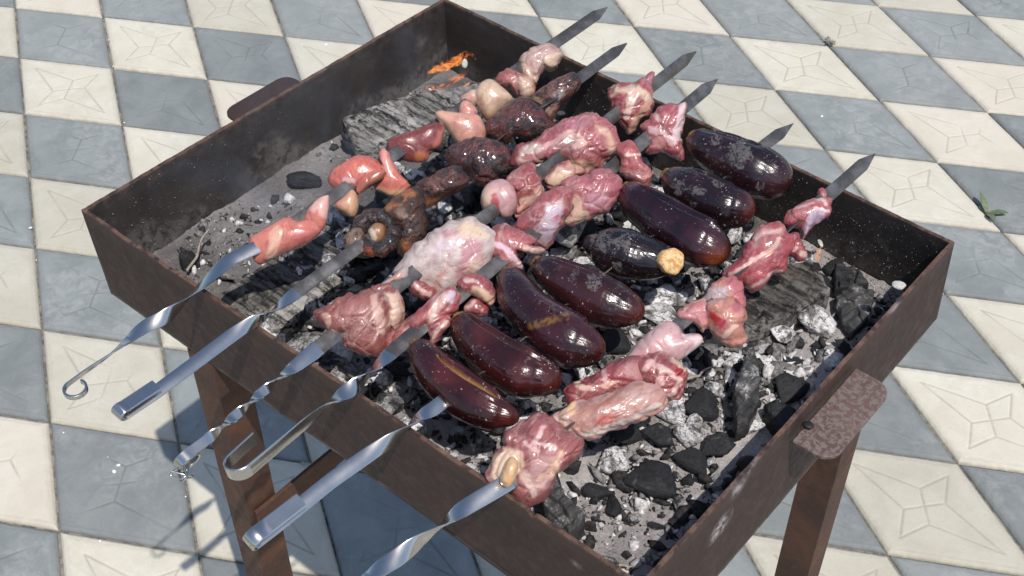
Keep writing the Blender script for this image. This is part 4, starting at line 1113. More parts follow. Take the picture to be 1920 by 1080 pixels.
def lobe(poly, z, T, seed=0, off=0.0, rag=0.0):
    """a rounded lump whose outline seen from the front right is poly, half thickness T metres"""
    P = np.array(poly, float); n = len(P)
    Q = []
    for i in range(n):      # closed smooth outline
        a, b_, c, d = P[i - 1], P[i], P[(i + 1) % n], P[(i + 2) % n]
        for t in np.linspace(0, 1, 12, endpoint=False):
            Q.append(0.5 * ((2 * b_) + (c - a) * t + (2 * a - 5 * b_ + 4 * c - d) * t * t + (3 * b_ - a - 3 * c + d) * t ** 3))
    Q = np.array(Q)
    # area centroid
    x, y = Q[:, 0], Q[:, 1]; x1, y1 = np.roll(x, -1), np.roll(y, -1); cr = x * y1 - x1 * y; A = cr.sum() / 2
    c = np.array([((x + x1) * cr).sum(), ((y + y1) * cr).sum()]) / (6 * A)
    C = at(c[0], c[1], z) + VZ * off; sc = np.dot(C - CAM, -VZ) / FPX
    d = Q - c; th = np.arctan2(d[:, 1], d[:, 0]); r = np.hypot(d[:, 0], d[:, 1])
    nu, nv = 96, 40; tg = np.linspace(-math.pi, math.pi, nu, endpoint=False)
    o = np.argsort(th); thp = np.r_[th[o] - 2 * math.pi, th[o], th[o] + 2 * math.pi]; rp = np.r_[r[o], r[o], r[o]]
    R = np.interp(tg, thp, rp)
    ker = np.array([.25, .5, .25]); R = sum(k * np.roll(R, s_) for k, s_ in zip(ker, (-1, 0, 1)))
    cir = np.c_[np.cos(tg), np.sin(tg), 0 * tg]; R = R * (1.12 if rag == .12 else 1.11 if rag > .02 else 1.0) * (1 + rag * (noise(cir, 2.6, seed + 40) + 0.7 * noise(cir, 6.0, seed + 41)))
    ph = np.linspace(0.0, math.pi, nv)
    rr = np.abs(np.sin(ph)) ** 0.80; zz = np.sign(np.cos(ph)) * np.abs(np.cos(ph)) ** (1.2 if rag > .02 else 1.0)
    V = (C[None, None] + (VX[None] * np.cos(tg)[:, None] + VY[None] * np.sin(tg)[:, None])[:, None, :] * (R[:, None] * sc)[:, :, None] * rr[None, :, None]
         + VZ[None, None] * (zz * T)[None, :, None]).reshape(-1, 3)
    idx = np.arange(nu * nv).reshape(nu, nv); a = idx; b2 = np.roll(idx, -1, 0)
    F = np.stack([a[:, :-1], a[:, 1:], b2[:, 1:], b2[:, :-1]], -1).reshape(-1, 4)
    return V, F


def meat(name, label, lobes, col, paints=(), mat='meat', vox=0.0011, fold=0.0016, seed=1, cat='meat', group=None, z=None, along=(0, 1, 0)):
    z = H + 0.006 if z is None else z
    Vs, Fs, o_ = [], [], 0
    for L in lobes:
        poly, T = L[0], L[1]; dz = L[2] if len(L) > 2 else 0.0; off = L[3] if len(L) > 3 else 0.0
        V, F = lobe(poly, z + dz, T, seed + len(Vs), off, 0.16 if mat == 'meat' else (0.12 if mat == 'char_meat' else 0.015)); Vs.append(V); Fs.append(F + o_); o_ += len(V)
    me = mesh_from(name, np.vstack(Vs), np.vstack(Fs), None)
    bm = bmesh.new(); bm.from_mesh(me); bmesh.ops.remove_doubles(bm, verts=bm.verts, dist=1e-6); bmesh.ops.recalc_face_normals(bm, faces=bm.faces); bm.to_mesh(me); bm.free()
    tmp = bpy.data.objects.new('tmp', me); COL.objects.link(tmp)
    md = tmp.modifiers.new('r', 'REMESH'); md.mode = 'VOXEL'; md.voxel_size = vox; md.use_smooth_shade = True
    sm = tmp.modifiers.new('s', 'SMOOTH'); sm.iterations = 2; sm.factor = 0.5
    dg = bpy.context.evaluated_depsgraph_get(); ev = tmp.evaluated_get(dg); m2 = bpy.data.meshes.new_from_object(ev)
    bpy.data.objects.remove(tmp)
    n = len(m2.vertices); V = np.empty(n * 3); m2.vertices.foreach_get('co', V); V = V.reshape(-1, 3)
    N = np.empty(n * 3); m2.vertices.foreach_get('normal', N); N = N.reshape(-1, 3)
    c = V.mean(0)
    # folds: ridged noise stretched along the muscle, plus soft lumps
    ax = np.array(along, float); ax /= np.linalg.norm(ax)
    Q = V - ax[None] * (V @ ax)[:, None] * 0.6
    wv = V + 0.006 * np.c_[noise(V, 45, seed), noise(V, 45, seed + 1), noise(V, 45, seed + 2)]
    rid = 1 - np.abs(noise(Q + 0.4 * (wv - V), 75, seed + 3)) * 2.6
    soft = fbm(V, 48, 2, seed + 4)
    fine = noise(Q, 260, seed + 5)
    cre = np.abs(noise(wv, 42, seed + 9)); crease = 1 - sstep(0.0, 0.05, cre)
    if mat == 'liver':
        disp = fold * (1.5 * soft + 0.3 * np.clip(rid, 0, 1) ** 2 - 0.6 * crease)
    else:
        Q2 = wv - ax[None] * (wv @ ax)[:, None] * 0.55
        r2 = 1 - np.abs(noise(Q2, 140, seed + 21)) * 3.0; r3 = 1 - np.abs(noise(Q2, 300, seed + 22)) * 3.0
        rc = np.random.RandomState(seed + 77); lo, hi = Q2.min(0), Q2.max(0); size = 0.0125 if mat == 'meat' else 0.017
        ns_ = int(np.clip(np.prod((hi - lo) / size), 6, 60)); sp = lo + rc.rand(ns_, 3) * (hi - lo)
        dm = np.linalg.norm(Q2[:, None, :] - sp[None], axis=2); o2 = np.argpartition(dm, 1, axis=1)[:, :2]; ar = np.arange(n)
        da, db = dm[ar, o2[:, 0]], dm[ar, o2[:, 1]]; first = np.where(da < db, o2[:, 0], o2[:, 1]); f1 = np.minimum(da, db); f2 = np.maximum(da, db)
        tilt = rc.normal(size=(ns_, 3)); tilt /= np.linalg.norm(tilt, axis=1)[:, None]
        plane = np.sum((Q2 - sp[first]) * tilt[first], 1) / size
        edge = sstep(0.0, 0.0026, f2 - f1)
        disp = fold * ((0.55 * rc.uniform(-1, 1, ns_)[first] + 1.1 * plane) * edge - 0.9 * (1 - sstep(0.0, 0.0012, f2 - f1)) + 0.22 * np.clip(r2, -.4, 1) + 0.12 * np.clip(r3, -.4, 1) - 0.1)
        if mat == 'char_meat': disp = disp * 0.7 + fold * (0.25 * np.clip(r2, -.4, 1) + 0.18 * np.clip(1 - np.abs(noise(wv, 210, seed + 31)) * 3, -.4, 1))
        crease = 1 - sstep(0.0, 0.0016, f2 - f1)
        # let the steps lie softly: average over neighbours
        ed_ = np.empty(len(m2.edges) * 2, np.int32); m2.edges.foreach_get('vertices', ed_); ed_ = ed_.reshape(-1, 2)
        for _ in range(3):
            acc = np.zeros(n); cn = np.zeros(n); np.add.at(acc, ed_[:, 0], disp[ed_[:, 1]]); np.add.at(acc, ed_[:, 1], disp[ed_[:, 0]]); np.add.at(cn, ed_[:, 0], 1); np.add.at(cn, ed_[:, 1], 1)
            disp = 0.5 * disp + 0.5 * acc / np.maximum(cn, 1)
    V2 = V + N * disp[:, None]
    cols = np.tile(np.array(col, float), (n, 1)); fat = np.zeros(n)
    q = pix(V); wob = np.c_[noise(V, 90, seed + 6), noise(V, 90, seed + 7)] * 9 + np.c_[noise(V, 260, seed + 6), noise(V, 260, seed + 7)] * 4
    qq = q + wob
    for pt in paints:
        kind, pts, w, pc = pt[:4]; soft_ = pt[4] if len(pt) > 4 else 3.0; pts = np.array(pts, float)
        if kind == 'line':
            d = np.full(n, 1e9)
            for i in range(len(pts) - 1):
                dv = pts[i + 1] - pts[i]; t = np.clip(((qq - pts[i]) @ dv) / (dv @ dv + 1e-9), 0, 1); d = np.minimum(d, np.linalg.norm(qq - pts[i] - t[:, None] * dv, axis=1))
            a = 1 - sstep(w, w + soft_, d)
        elif kind == 'dot':
            d = np.linalg.norm(qq - pts[0], axis=1); a = 1 - sstep(w, w + soft_, d)
        else:   # area
            inside = np.zeros(n, bool); d = np.full(n, 1e9); m_ = len(pts)
            for i in range(m_):
                a_, b_ = pts[i], pts[(i + 1) % m_]
                cnd = ((a_[1] > qq[:, 1]) != (b_[1] > qq[:, 1])); xx = (b_[0] - a_[0]) * (qq[:, 1] - a_[1]) / (b_[1] - a_[1] + 1e-9) + a_[0]
                inside ^= cnd & (qq[:, 0] < xx)
                dv = b_ - a_; t = np.clip(((qq - a_) @ dv) / (dv @ dv + 1e-9), 0, 1); d = np.minimum(d, np.linalg.norm(qq - a_ - t[:, None] * dv, axis=1))
            sdv = np.where(inside, -d, d); a = 1 - sstep(-soft_, soft_, sdv)
        a = (a * w if kind == 'area' else a)[:, None]
        cols = cols * (1 - a) + np.array(pc, float) * a; fat = np.maximum(fat, a[:, 0])
    vein = crease * 0.45 * sstep(-.1, .2, noise(V, 30, seed + 12))
    pale = sstep(0.14, 0.30, fbm(Q, 75, 3, seed + 13)) * 0.26
    if mat == 'meat':
        cols = cols * (1 - pale[:, None]) + (cols * 0.35 + np.array([0.46, 0.30, 0.26])) * pale[:, None]
        cols = cols * (1 - 0.35 * sstep(0.1, .5, noise(V, 38, seed + 14)))[:, None]
    if mat == 'meat':
        sm_ = (crease * sstep(-.05, .15, noise(V, 40, seed + 50)) * .55)[:, None]; cols = cols * (1 - sm_) + np.array([0.58, 0.38, 0.33]) * sm_
    m2.vertices.foreach_set('co', (V2 - c).ravel())
    m2.materials.clear(); m2.materials.append(M[mat])
    a = m2.attributes.new('Col', 'FLOAT_COLOR', 'POINT'); a.data.foreach_set('color', np.c_[cols, np.ones(n)].ravel())
    a = m2.attributes.new('fat', 'FLOAT', 'POINT'); a.data.foreach_set('value', fat)
    m2.polygons.foreach_set('use_smooth', np.ones(len(m2.polygons), bool)); m2.update(); m2.name = name
    o = link(name, m2, None, c); tag(o, label, cat, group)
    return o


RED = (0.30, 0.070, 0.075); PINK = (0.42, 0.135, 0.135); CREAM = (0.60, 0.43, 0.31); WHITE = (0.62, 0.52, 0.49); PALE = (0.58, 0.36, 0.33)
SALM = (0.60, 0.20, 0.15); LIV = (0.22, 0.052, 0.045); MAR = (0.085, 0.026, 0.022); CHAR = (0.045, 0.018, 0.012); VIOL = (0.52, 0.40, 0.46); BROWNR = (0.29, 0.085, 0.07)
YEL = (0.66, 0.42, 0.22)
G1, G2, G3, G4, G6 = 'offal and fat on the leftmost skewer', 'charred meat on the second skewer', 'meat on the third skewer', 'meat on the fourth skewer', 'meat on the rightmost skewer'

# first skewer
meat('meat_piece', 'nearest salmon pink piece on the leftmost skewer with a thin upturned tail',
     [(cr6([(85, 310), (130, 270), (240, 205), (320, 175), (350, 200), (430, 190), (500, 250), (440, 310), (380, 345), (260, 400), (150, 452), (110, 420)]), 0.013),
      (cr6([(400, 210), (440, 110), (540, 42), (545, 110), (515, 240), (450, 290)]), 0.007)], SALM,
     [('line', cr6([(210, 400), (230, 300), (240, 260)]), 7, (0.60, 0.34, 0.24), 8), ('line', cr6([(450, 130), (540, 60), (520, 160)]), 5, (0.62, 0.36, 0.30), 8), ('area', cr6([(300, 300), (420, 220), (470, 260), (380, 340)]), .5, (0.46, 0.10, 0.10), 8)], 'liver', fold=0.0009, seed=11, group=G1)
meat('meat_piece', 'folded salmon flap, left half of the twin flaps on the leftmost skewer',
     [(cr2([(662, 890), (700, 822), (760, 780), (830, 742), (910, 752), (985, 800), (1010, 850), (960, 900), (870, 945), (800, 965), (710, 945)]), 0.014), (cr2([(840, 930), (880, 870), (960, 835), (1005, 838), (985, 885), (900, 940), (850, 975)]), 0.006, 0, 0.012)], (0.60, 0.165, 0.12),
     [('area', cr2([(840, 940), (880, 875), (960, 838), (1005, 838), (985, 890), (900, 950)]), .95, (0.27, 0.10, 0.06), 4), ('line', cr2([(760, 890), (820, 900)]), 3, PALE, 5)], 'liver', fold=0.0011, seed=12, group=G1)
meat('meat_piece', 'pointed salmon flap, right half of the twin flaps on the leftmost skewer',
     [(cr2([(990, 690), (1025, 760), (1080, 850), (1140, 915), (1115, 955), (1050, 985), (985, 965), (925, 935), (990, 870), (1000, 830), (935, 770)]), 0.010)], (0.62, 0.18, 0.13),
     [('line', cr2([(1000, 700), (985, 790), (1010, 840)]), 5, (0.62, 0.27, 0.22), 6), ('line', cr2([(960, 950), (1050, 975), (1110, 950)]), 5, (0.55, 0.33, 0.20), 7)], 'liver', fold=0.0010, seed=13, group=G1)
meat('fat_bulb', 'small glossy yellow pink bulb hanging under the first strip blade',
     [(cr6([(580, 110), (630, 60), (680, 15), (712, 60), (712, 130), (690, 178), (640, 160)]), 0.010)], (0.62, 0.36, 0.22),
     [('area', cr6([(580, 110), (680, 15), (640, 80), (610, 130)]), .8, (0.52, 0.20, 0.15), 5)], 'liver', fold=0.0004, seed=14, cat='fat', group=G1)
meat('liver_piece', 'dark red slab of liver in the middle of the leftmost skewer',
     [(cr2([(1005, 655), (1060, 628), (1160, 600), (1290, 552), (1342, 582), (1325, 650), (1305, 695), (1250, 722), (1240, 770), (1190, 785), (1060, 765), (1010, 715)]), 0.010)], LIV,
     [('line', cr2([(1235, 760), (1290, 700), (1320, 620)]), 5, (0.42, 0.15, 0.11), 8), ('dot', cr2([(1205, 768)]), 8, (0.40, 0.14, 0.07), 8)], 'liver', fold=0.0009, seed=15, cat='liver', group=G1)
meat('fat_bulb', 'large shiny pink kidney shaped piece with pointed horns on the leftmost skewer',
     [(cr2([(1285, 490), (1340, 488), (1410, 498), (1480, 500), (1545, 520), (1578, 620), (1550, 675), (1500, 692), (1420, 686), (1375, 630), (1330, 575), (1290, 530)]), 0.015),
      (cr2([(1420, 470), (1445, 428), (1490, 440), (1530, 490), (1500, 540), (1430, 530)]), 0.010, 0.002)], (0.66, 0.34, 0.26),
     [('line', cr2([(1290, 500), (1340, 560), (1380, 640), (1430, 690)]), 6, (0.64, 0.36, 0.24), 8), ('area', cr2([(1430, 440), (1500, 450), (1550, 560), (1480, 540)]), .6, (0.52, 0.19, 0.16), 10)], 'liver', fold=0.0003, seed=16, cat='fat', group=G1)
meat('fat_bulb', 'cream yellow lump of fat behind the shiny pink kidney shaped piece',
     [(cr3([(175, 335), (240, 302), (300, 340), (375, 412), (340, 455), (275, 522), (225, 548), (178, 480), (152, 405)]), 0.015),
      (cr3([(72, 410), (130, 368), (180, 365), (190, 430), (150, 460), (80, 440)]), 0.009)], (0.62, 0.44, 0.30),
     [('area', cr3([(60, 420), (120, 370), (175, 400), (120, 450)]), .8, (0.50, 0.24, 0.22), 6), ('line', cr3([(170, 430), (200, 500), (240, 540)]), 4, (0.48, 0.28, 0.18), 6)], 'liver', fold=0.0007, seed=17, cat='fat', group=G1)
meat('meat_piece', 'small dark pink meat cube with cream edge before the farthest fat',
     [(cr3([(275, 312), (300, 280), (345, 255), (395, 268), (425, 320), (440, 380), (400, 395), (360, 350), (320, 350)]), 0.011),
      (cr3([(390, 280), (450, 290), (500, 330), (495, 390), (450, 410), (410, 380)]), 0.010)], (0.34, 0.10, 0.09),
     [('area', cr3([(380, 290), (480, 290), (505, 380), (460, 420), (410, 380)]), .9, (0.58, 0.42, 0.30), 5)], 'meat', fold=0.0012, seed=18, group=G1)
meat('fat_bulb', 'pale wrinkled end piece of fat farthest on the leftmost skewer',
     [(cr3([(418, 205), (460, 150), (550, 108), (610, 118), (648, 160), (632, 215), (605, 255), (565, 245), (530, 280), (510, 330), (460, 330), (425, 280)]), 0.014)], (0.52, 0.34, 0.29),
     [('area', cr3([(560, 180), (650, 150), (610, 260), (550, 240)]), .8, (0.58, 0.42, 0.28), 6), ('line', cr3([(440, 230), (480, 320)]), 6, (0.54, 0.36, 0.26), 6)], 'meat', fold=0.0016, seed=19, cat='fat', group=G1)

# second skewer, well cooked
DARK = (0.035, 0.014, 0.010); AMB = (0.22, 0.07, 0.018); BEI = (0.27, 0.15, 0.085)
meat('charred_meat', 'blackened curled knob with amber rim and beige core nearest on the second skewer',
     [([(705 + 33 * math.cos(a) * 1.0 + 15 * math.cos(q), 437 + 31 * math.sin(a) + 15 * math.sin(q)) for q in np.linspace(0, 2 * math.pi, 9)[:8]], 0.0085, 0.004 * math.sin(a * 1.5 + 1)) for a in np.linspace(0, 2 * math.pi, 11)[:10]], DARK,
     [('line', cr6([(760, 372), (820, 395), (890, 370)]), 5, (0.30, 0.06, 0.02), 6), ('line', cr6([(720, 280), (745, 350)]), 4, (0.12, 0.03, 0.015), 6)], 'char_meat', fold=0.0016, seed=21, group=G2)
meat('charred_core', 'orange brown core inside the blackened curled knob',
     [([(692, 428), (706, 417), (722, 424), (722, 446), (706, 458), (692, 446)], 0.009)], (0.34, 0.17, 0.08), [('line', [(694, 436), (704, 450)], 4, (0.50, 0.40, 0.32), 4)], 'core_meat', fold=0.0008, seed=29, group=G2)
meat('charred_meat', 'dull beige sleeve of meat round the second skewer blade, nearest the handle',
     [(cr6([(640, 300), (690, 250), (740, 260), (750, 350), (770, 395), (700, 390), (645, 345)]), 0.010)], (0.26, 0.165, 0.11), [], 'char_meat', fold=0.0012, seed=22, group=G2, z=H + .002)
meat('charred_meat', 'amber and black slab behind the curled knob on the second skewer',
     [(cr6([(930, 110), (990, 60), (1050, 25), (1085, 90), (1100, 200), (1092, 290), (1050, 330), (1005, 392), (945, 355), (965, 250), (890, 150)]), 0.013)], (0.075, 0.028, 0.014),
     [('line', cr6([(880, 120), (960, 90), (1010, 40)]), 6, (0.36, 0.12, 0.03), 6), ('area', cr6([(940, 330), (1000, 300), (1030, 350), (1000, 390)]), .9, (0.30, 0.10, 0.03), 6), ('area', cr6([(930, 150), (980, 125), (1010, 170), (960, 190)]), .8, (0.30, 0.18, 0.12), 5)], 'char_meat', fold=0.0024, seed=23, group=G2)
meat('charred_meat', 'reddish brown blistered chunk third along the second skewer',
     [(cr2([(1190, 920), (1290, 858), (1400, 815), (1450, 860), (1448, 930), (1350, 982), (1235, 1045), (1195, 1000)]), 0.012)], (0.085, 0.022, 0.013),
     [('line', cr2([(1195, 990), (1240, 1030), (1290, 1000)]), 6, (0.28, 0.09, 0.03), 6), ('area', cr2([(1230, 900), (1300, 870), (1340, 920), (1260, 960)]), .5, (0.30, 0.12, 0.09), 8)], 'char_meat', fold=0.0022, seed=24, group=G2)
meat('charred_meat', 'round maroon chunk with blistered white specks in the middle of the second skewer',
     [(cr2([(1375, 730), (1465, 668), (1560, 660), (1670, 690), (1690, 790), (1620, 885), (1540, 890), (1480, 840), (1400, 812)]), 0.016)], (0.085, 0.020, 0.017),
     [('area', cr2([(1500, 650), (1640, 650), (1700, 720), (1560, 720)]), .6, (0.16, 0.045, 0.035), 10)], 'char_meat', fold=0.0024, seed=25, group=G2)
meat('charred_meat', 'broad dark maroon slab fifth along the second skewer behind the cream fat',
     [(cr3([(228, 600), (290, 520), (350, 455), (440, 418), (520, 485), (598, 560), (570, 612), (470, 645), (390, 625), (340, 670), (270, 645)]), 0.015)], (0.105, 0.026, 0.022), [], 'char_meat', fold=0.0018, seed=26, group=G2)
meat('charred_meat', 'thin brown folded strip with an ash patch, farthest on the second skewer',
     [(cr3([(478, 425), (560, 350), (650, 300), (722, 275), (762, 325), (742, 370), (680, 415), (640, 455), (605, 520), (565, 505), (540, 450)]), 0.009)], (0.15, 0.055, 0.040),
     [('area', cr3([(620, 390), (660, 355), (690, 385), (640, 430)]), .9, (0.34, 0.32, 0.28), 3), ('line', cr3([(490, 425), (540, 440), (570, 500)]), 4, (0.34, 0.22, 0.15), 5)], 'char_meat', fold=0.0014, seed=27, group=G2)

# third skewer
meat('meat_piece', 'nearest brown red chunk with a cream fat lobe on the third skewer',
     [(cr6([(490, 735), (560, 690), (680, 640), (790, 605), (860, 640), (880, 760), (868, 850), (860, 930), (800, 965), (700, 942), (620, 900), (640, 850), (560, 845), (505, 795)]), 0.016),
      (cr6([(800, 600), (900, 585), (955, 620), (972, 720), (930, 810), (870, 790), (840, 690)]), 0.012)], (0.28, 0.085, 0.070),
     [('area', cr6([(860, 600), (950, 610), (980, 720), (930, 820), (870, 800), (905, 700)]), .95, (0.62, 0.44, 0.33), 6), ('line', cr6([(800, 640), (830, 740), (850, 830)]), 4, (0.50, 0.30, 0.24), 6), ('line', cr6([(520, 740), (560, 830)]), 2, (0.44, 0.26, 0.20), 4), ('area', cr6([(640, 660), (780, 640), (800, 740), (660, 760)]), .45, (0.40, 0.19, 0.17), 10)], 'meat', fold=0.0015, seed=31, group=G3, vox=.001)
meat('meat_piece', 'big white membrane covered chunk with a cream corner on the third skewer',
     [(cr6([(958, 482), (1035, 370), (1120, 300), (1200, 248), (1330, 198), (1420, 215), (1480, 290), (1472, 400), (1425, 490), (1330, 535), (1250, 600), (1190, 640), (1150, 590), (1060, 540), (1000, 515)]), 0.019),
      (cr6([(818, 600), (850, 555), (920, 510), (980, 470), (1000, 520), (920, 560), (860, 600)]), 0.007)], (0.60, 0.50, 0.46),
     [('area', cr6([(1300, 300), (1380, 290), (1440, 340), (1440, 430), (1330, 520), (1270, 520), (1310, 400)]), .85, (0.42, 0.17, 0.19), 7), ('area', cr6([(1270, 240), (1340, 200), (1420, 220), (1470, 290), (1400, 300), (1290, 280)]), .9, (0.63, 0.47, 0.33), 6),
      ('area', cr6([(1180, 260), (1260, 230), (1300, 270), (1200, 300)]), .8, (0.46, 0.22, 0.24), 5), ('area', cr6([(1360, 440), (1420, 400), (1420, 480), (1330, 520)]), .8, (0.64, 0.45, 0.34), 6), ('line', cr6([(1180, 630), (1170, 560), (1230, 480)]), 3, (0.50, 0.30, 0.26), 6), ('area', cr6([(1140, 320), (1280, 290), (1270, 360), (1160, 400)]), .6, VIOL, 8), ('line', cr6([(900, 540), (960, 500)]), 4, (0.50, 0.24, 0.18), 4)], 'meat', fold=0.0007, seed=32, group=G3, vox=.001)
meat('meat_piece', 'ragged dark red scrap tucked under the big white chunk',
     [(cr6([(1000, 525), (1060, 545), (1140, 590), (1145, 640), (1060, 640), (1010, 600)]), 0.009)], RED, [('line', cr6([(1010, 560), (1130, 620)]), 2, PALE, 4)], 'meat', fold=0.002, seed=33, group=G3, z=H - .006)
meat('fat_bulb', 'pale round bulb with a red side in the middle of the third skewer',
     [(cr7([(188, 210), (230, 140), (290, 112), (342, 122), (392, 180), (396, 262), (362, 332), (310, 335), (262, 300), (200, 282)]), 0.014)], (0.56, 0.33, 0.32),
     [('area', cr7([(185, 220), (230, 150), (270, 160), (250, 230), (260, 290), (200, 280)]), .9, (0.58, 0.40, 0.29), 6), ('line', cr7([(255, 200), (275, 270), (300, 320)]), 3, (0.36, 0.07, 0.08), 4)], 'liver', fold=0.0008, seed=34, cat='fat', group=G3)
meat('meat_piece', 'crumpled red piece with a cream edge right of the pale round bulb',
     [(cr7([(338, 140), (395, 62), (490, 28), (520, 110), (555, 180), (545, 225), (480, 260), (430, 300), (395, 330), (390, 240), (370, 180)]), 0.013)], (0.32, 0.075, 0.075),
     [('line', cr7([(430, 240), (500, 230), (550, 170)]), 6, (0.55, 0.34, 0.25), 5), ('line', cr7([(400, 300), (450, 270)]), 6, (0.50, 0.20, 0.16), 5)], 'meat', fold=0.0022, seed=35, group=G3)
meat('meat_piece', 'largest marbled red chunk with cream lobes below, far half of the third skewer',
     [(cr3([(392, 775), (400, 730), (440, 680), (540, 648), (600, 592), (700, 538), (800, 512), (910, 572), (965, 655), (975, 725), (905, 760), (860, 802), (790, 845), (720, 840), (670, 790), (600, 755), (520, 800), (420, 812)]), 0.019),
      (cr3([(560, 895), (600, 840), (650, 790), (730, 800), (790, 840), (740, 870), (690, 910), (610, 935)]), 0.012, -0.004)], (0.38, 0.105, 0.115),
     [('area', cr3([(395, 760), (430, 690), (540, 670), (560, 700), (500, 760), (420, 800)]), .9, (0.58, 0.46, 0.40), 6), ('line', cr3([(440, 755), (540, 740)]), 3, (0.40, 0.15, 0.15), 4),
      ('area', cr3([(860, 560), (925, 590), (975, 680), (975, 735), (930, 740), (920, 640), (850, 600)]), .85, (0.60, 0.40, 0.28), 6), ('area', cr3([(700, 760), (820, 770), (850, 800), (760, 850), (690, 820)]), .8, (0.56, 0.36, 0.24), 8),
      ('area', cr3([(560, 890), (640, 820), (740, 850), (680, 910), (600, 930)]), .9, (0.66, 0.48, 0.33), 6), ('line', cr3([(700, 640), (760, 640), (770, 680), (740, 700)]), 4, (0.60, 0.36, 0.30), 4), ('area', cr3([(500, 770), (600, 750), (650, 770), (520, 820)]), .8, (0.60, 0.42, 0.28), 5),
      ('area', cr3([(680, 560), (780, 530), (840, 570), (740, 600)]), .6, (0.46, 0.24, 0.30), 8), ('line', cr3([(560, 690), (650, 640), (720, 600)]), 3, (0.54, 0.30, 0.28), 5)], 'meat', fold=0.0017, seed=36, group=G3, vox=.001)
meat('meat_piece', 'red chunk with cream cap and pointed tail, last on the third skewer',
     [(cr3([(932, 405), (955, 352), (1050, 335), (1120, 310), (1165, 345), (1180, 420), (1168, 490), (1110, 530), (1090, 590), (1035, 622), (1010, 560), (972, 505), (948, 440)]), 0.015),
      (cr3([(1090, 335), (1130, 300), (1188, 266), (1178, 345), (1150, 390), (1100, 380)]), 0.008)], (0.33, 0.070, 0.075),
     [('area', cr3([(935, 400), (955, 350), (1060, 340), (1110, 350), (1170, 400), (1170, 440), (1100, 390), (1000, 375)]), .9, (0.62, 0.47, 0.34), 5), ('line', cr3([(1075, 370), (1050, 450), (1040, 520)]), 5, (0.60, 0.40, 0.33), 4), ('line', cr3([(1160, 450), (1120, 500), (1090, 570), (1050, 610)]), 4, (0.52, 0.30, 0.22), 5), ('area', cr3([(1110, 310), (1185, 275), (1170, 340)]), .6, (0.46, 0.24, 0.30), 5)], 'meat', fold=0.0016, seed=37, group=G3)

# fourth skewer
meat('meat_piece', 'long thin red strip nearest the handle on the fourth skewer',
     [(cr6([(890, 890), (950, 805), (1060, 720), (1150, 655), (1205, 600), (1275, 600), (1300, 660), (1250, 730), (1170, 790), (1110, 800), (1030, 855), (905, 940)]), 0.012),
      (cr6([(1130, 800), (1180, 770), (1240, 760), (1230, 820), (1170, 890), (1130, 900)]), 0.008, -0.003)], (0.36, 0.080, 0.080),
     [('area', cr6([(1130, 650), (1200, 600), (1270, 620), (1200, 700), (1150, 770), (1110, 790), (1140, 700)]), .9, (0.60, 0.40, 0.34), 6), ('line', cr6([(1260, 620), (1240, 650)]), 5, VIOL, 5), ('line', cr6([(1150, 870), (1220, 780)]), 3, (0.52, 0.36, 0.30), 4)], 'meat', fold=0.0018, seed=41, group=G4)
meat('meat_piece', 'red scrap with a cream tail between the white chunk and the aubergine stem',
     [(cr6([(1300, 560), (1340, 515), (1400, 508), (1470, 560), (1505, 640), (1460, 680), (1390, 620), (1330, 600)]), 0.011)], RED,
     [('line', cr6([(1400, 600), (1480, 660)]), 7, (0.55, 0.36, 0.24), 5), ('line', cr6([(1330, 540), (1400, 540)]), 2, PALE, 4)], 'meat', fold=0.002, seed=42, group=G4)
meat('meat_piece', 'dark red flap hanging beside the front aubergine necks',
     [(cr6([(1340, 680), (1400, 650), (1465, 700), (1455, 745), (1390, 740), (1330, 720)]), 0.008)], (0.30, 0.065, 0.065), [('line', cr6([(1330, 700), (1390, 670)]), 3, PALE, 4)], 'meat', fold=0.0015, seed=43, group=G4, z=H - .006)
meat('meat_piece', 'curved pink red piece folded over the fourth skewer left of the violet white chunk',
     [(cr7([(232, 520), (258, 425), (330, 378), (425, 410), (490, 460), (552, 520), (500, 545), (420, 500), (400, 540), (430, 620), (350, 640), (290, 640), (258, 585)]), 0.014)], (0.40, 0.115, 0.115),
     [('line', cr7([(270, 480), (350, 520), (390, 580), (410, 620)]), 3, (0.60, 0.42, 0.46), 5), ('line', cr7([(440, 520), (550, 525)]), 4, (0.55, 0.36, 0.30), 4)], 'meat', fold=0.0013, seed=44, group=G4)
meat('meat_piece', 'chunk with a violet white membrane on its face, middle of the fourth skewer',
     [(cr7([(378, 395), (430, 330), (490, 265), (580, 190), (680, 172), (722, 225), (665, 340), (625, 440), (565, 512), (500, 480), (420, 430)]), 0.017)], (0.38, 0.095, 0.100),
     [('area', cr7([(575, 235), (610, 255), (672, 232), (645, 370), (600, 460), (560, 505), (500, 470), (440, 430), (500, 385), (555, 330)]), .92, (0.50, 0.39, 0.45), 3), ('area', cr7([(600, 330), (640, 300), (640, 350), (605, 350)]), .8, (0.40, 0.10, 0.12), 3)], 'meat', fold=0.0010, seed=45, group=G4)
meat('meat_piece', 'violet red chunk with small cream fat knots, touching the longest aubergine',
     [(cr7([(668, 155), (720, 118), (800, 100), (860, 60), (950, 85), (998, 128), (975, 215), (930, 290), (860, 312), (800, 340), (740, 372), (685, 352), (700, 290), (690, 210)]), 0.015)], (0.40, 0.125, 0.140),
     [('line', cr7([(740, 225), (735, 270), (760, 320)]), 8, (0.62, 0.40, 0.30), 4), ('line', cr7([(690, 355), (740, 345), (800, 320)]), 6, (0.62, 0.42, 0.30), 4), ('area', cr7([(800, 160), (900, 190), (930, 270), (820, 280)]), .5, (0.46, 0.22, 0.30), 10), ('line', cr7([(690, 150), (800, 180), (950, 190)]), 1.5, (0.26, 0.06, 0.07), 3)], 'meat', fold=0.0013, seed=46, group=G4)
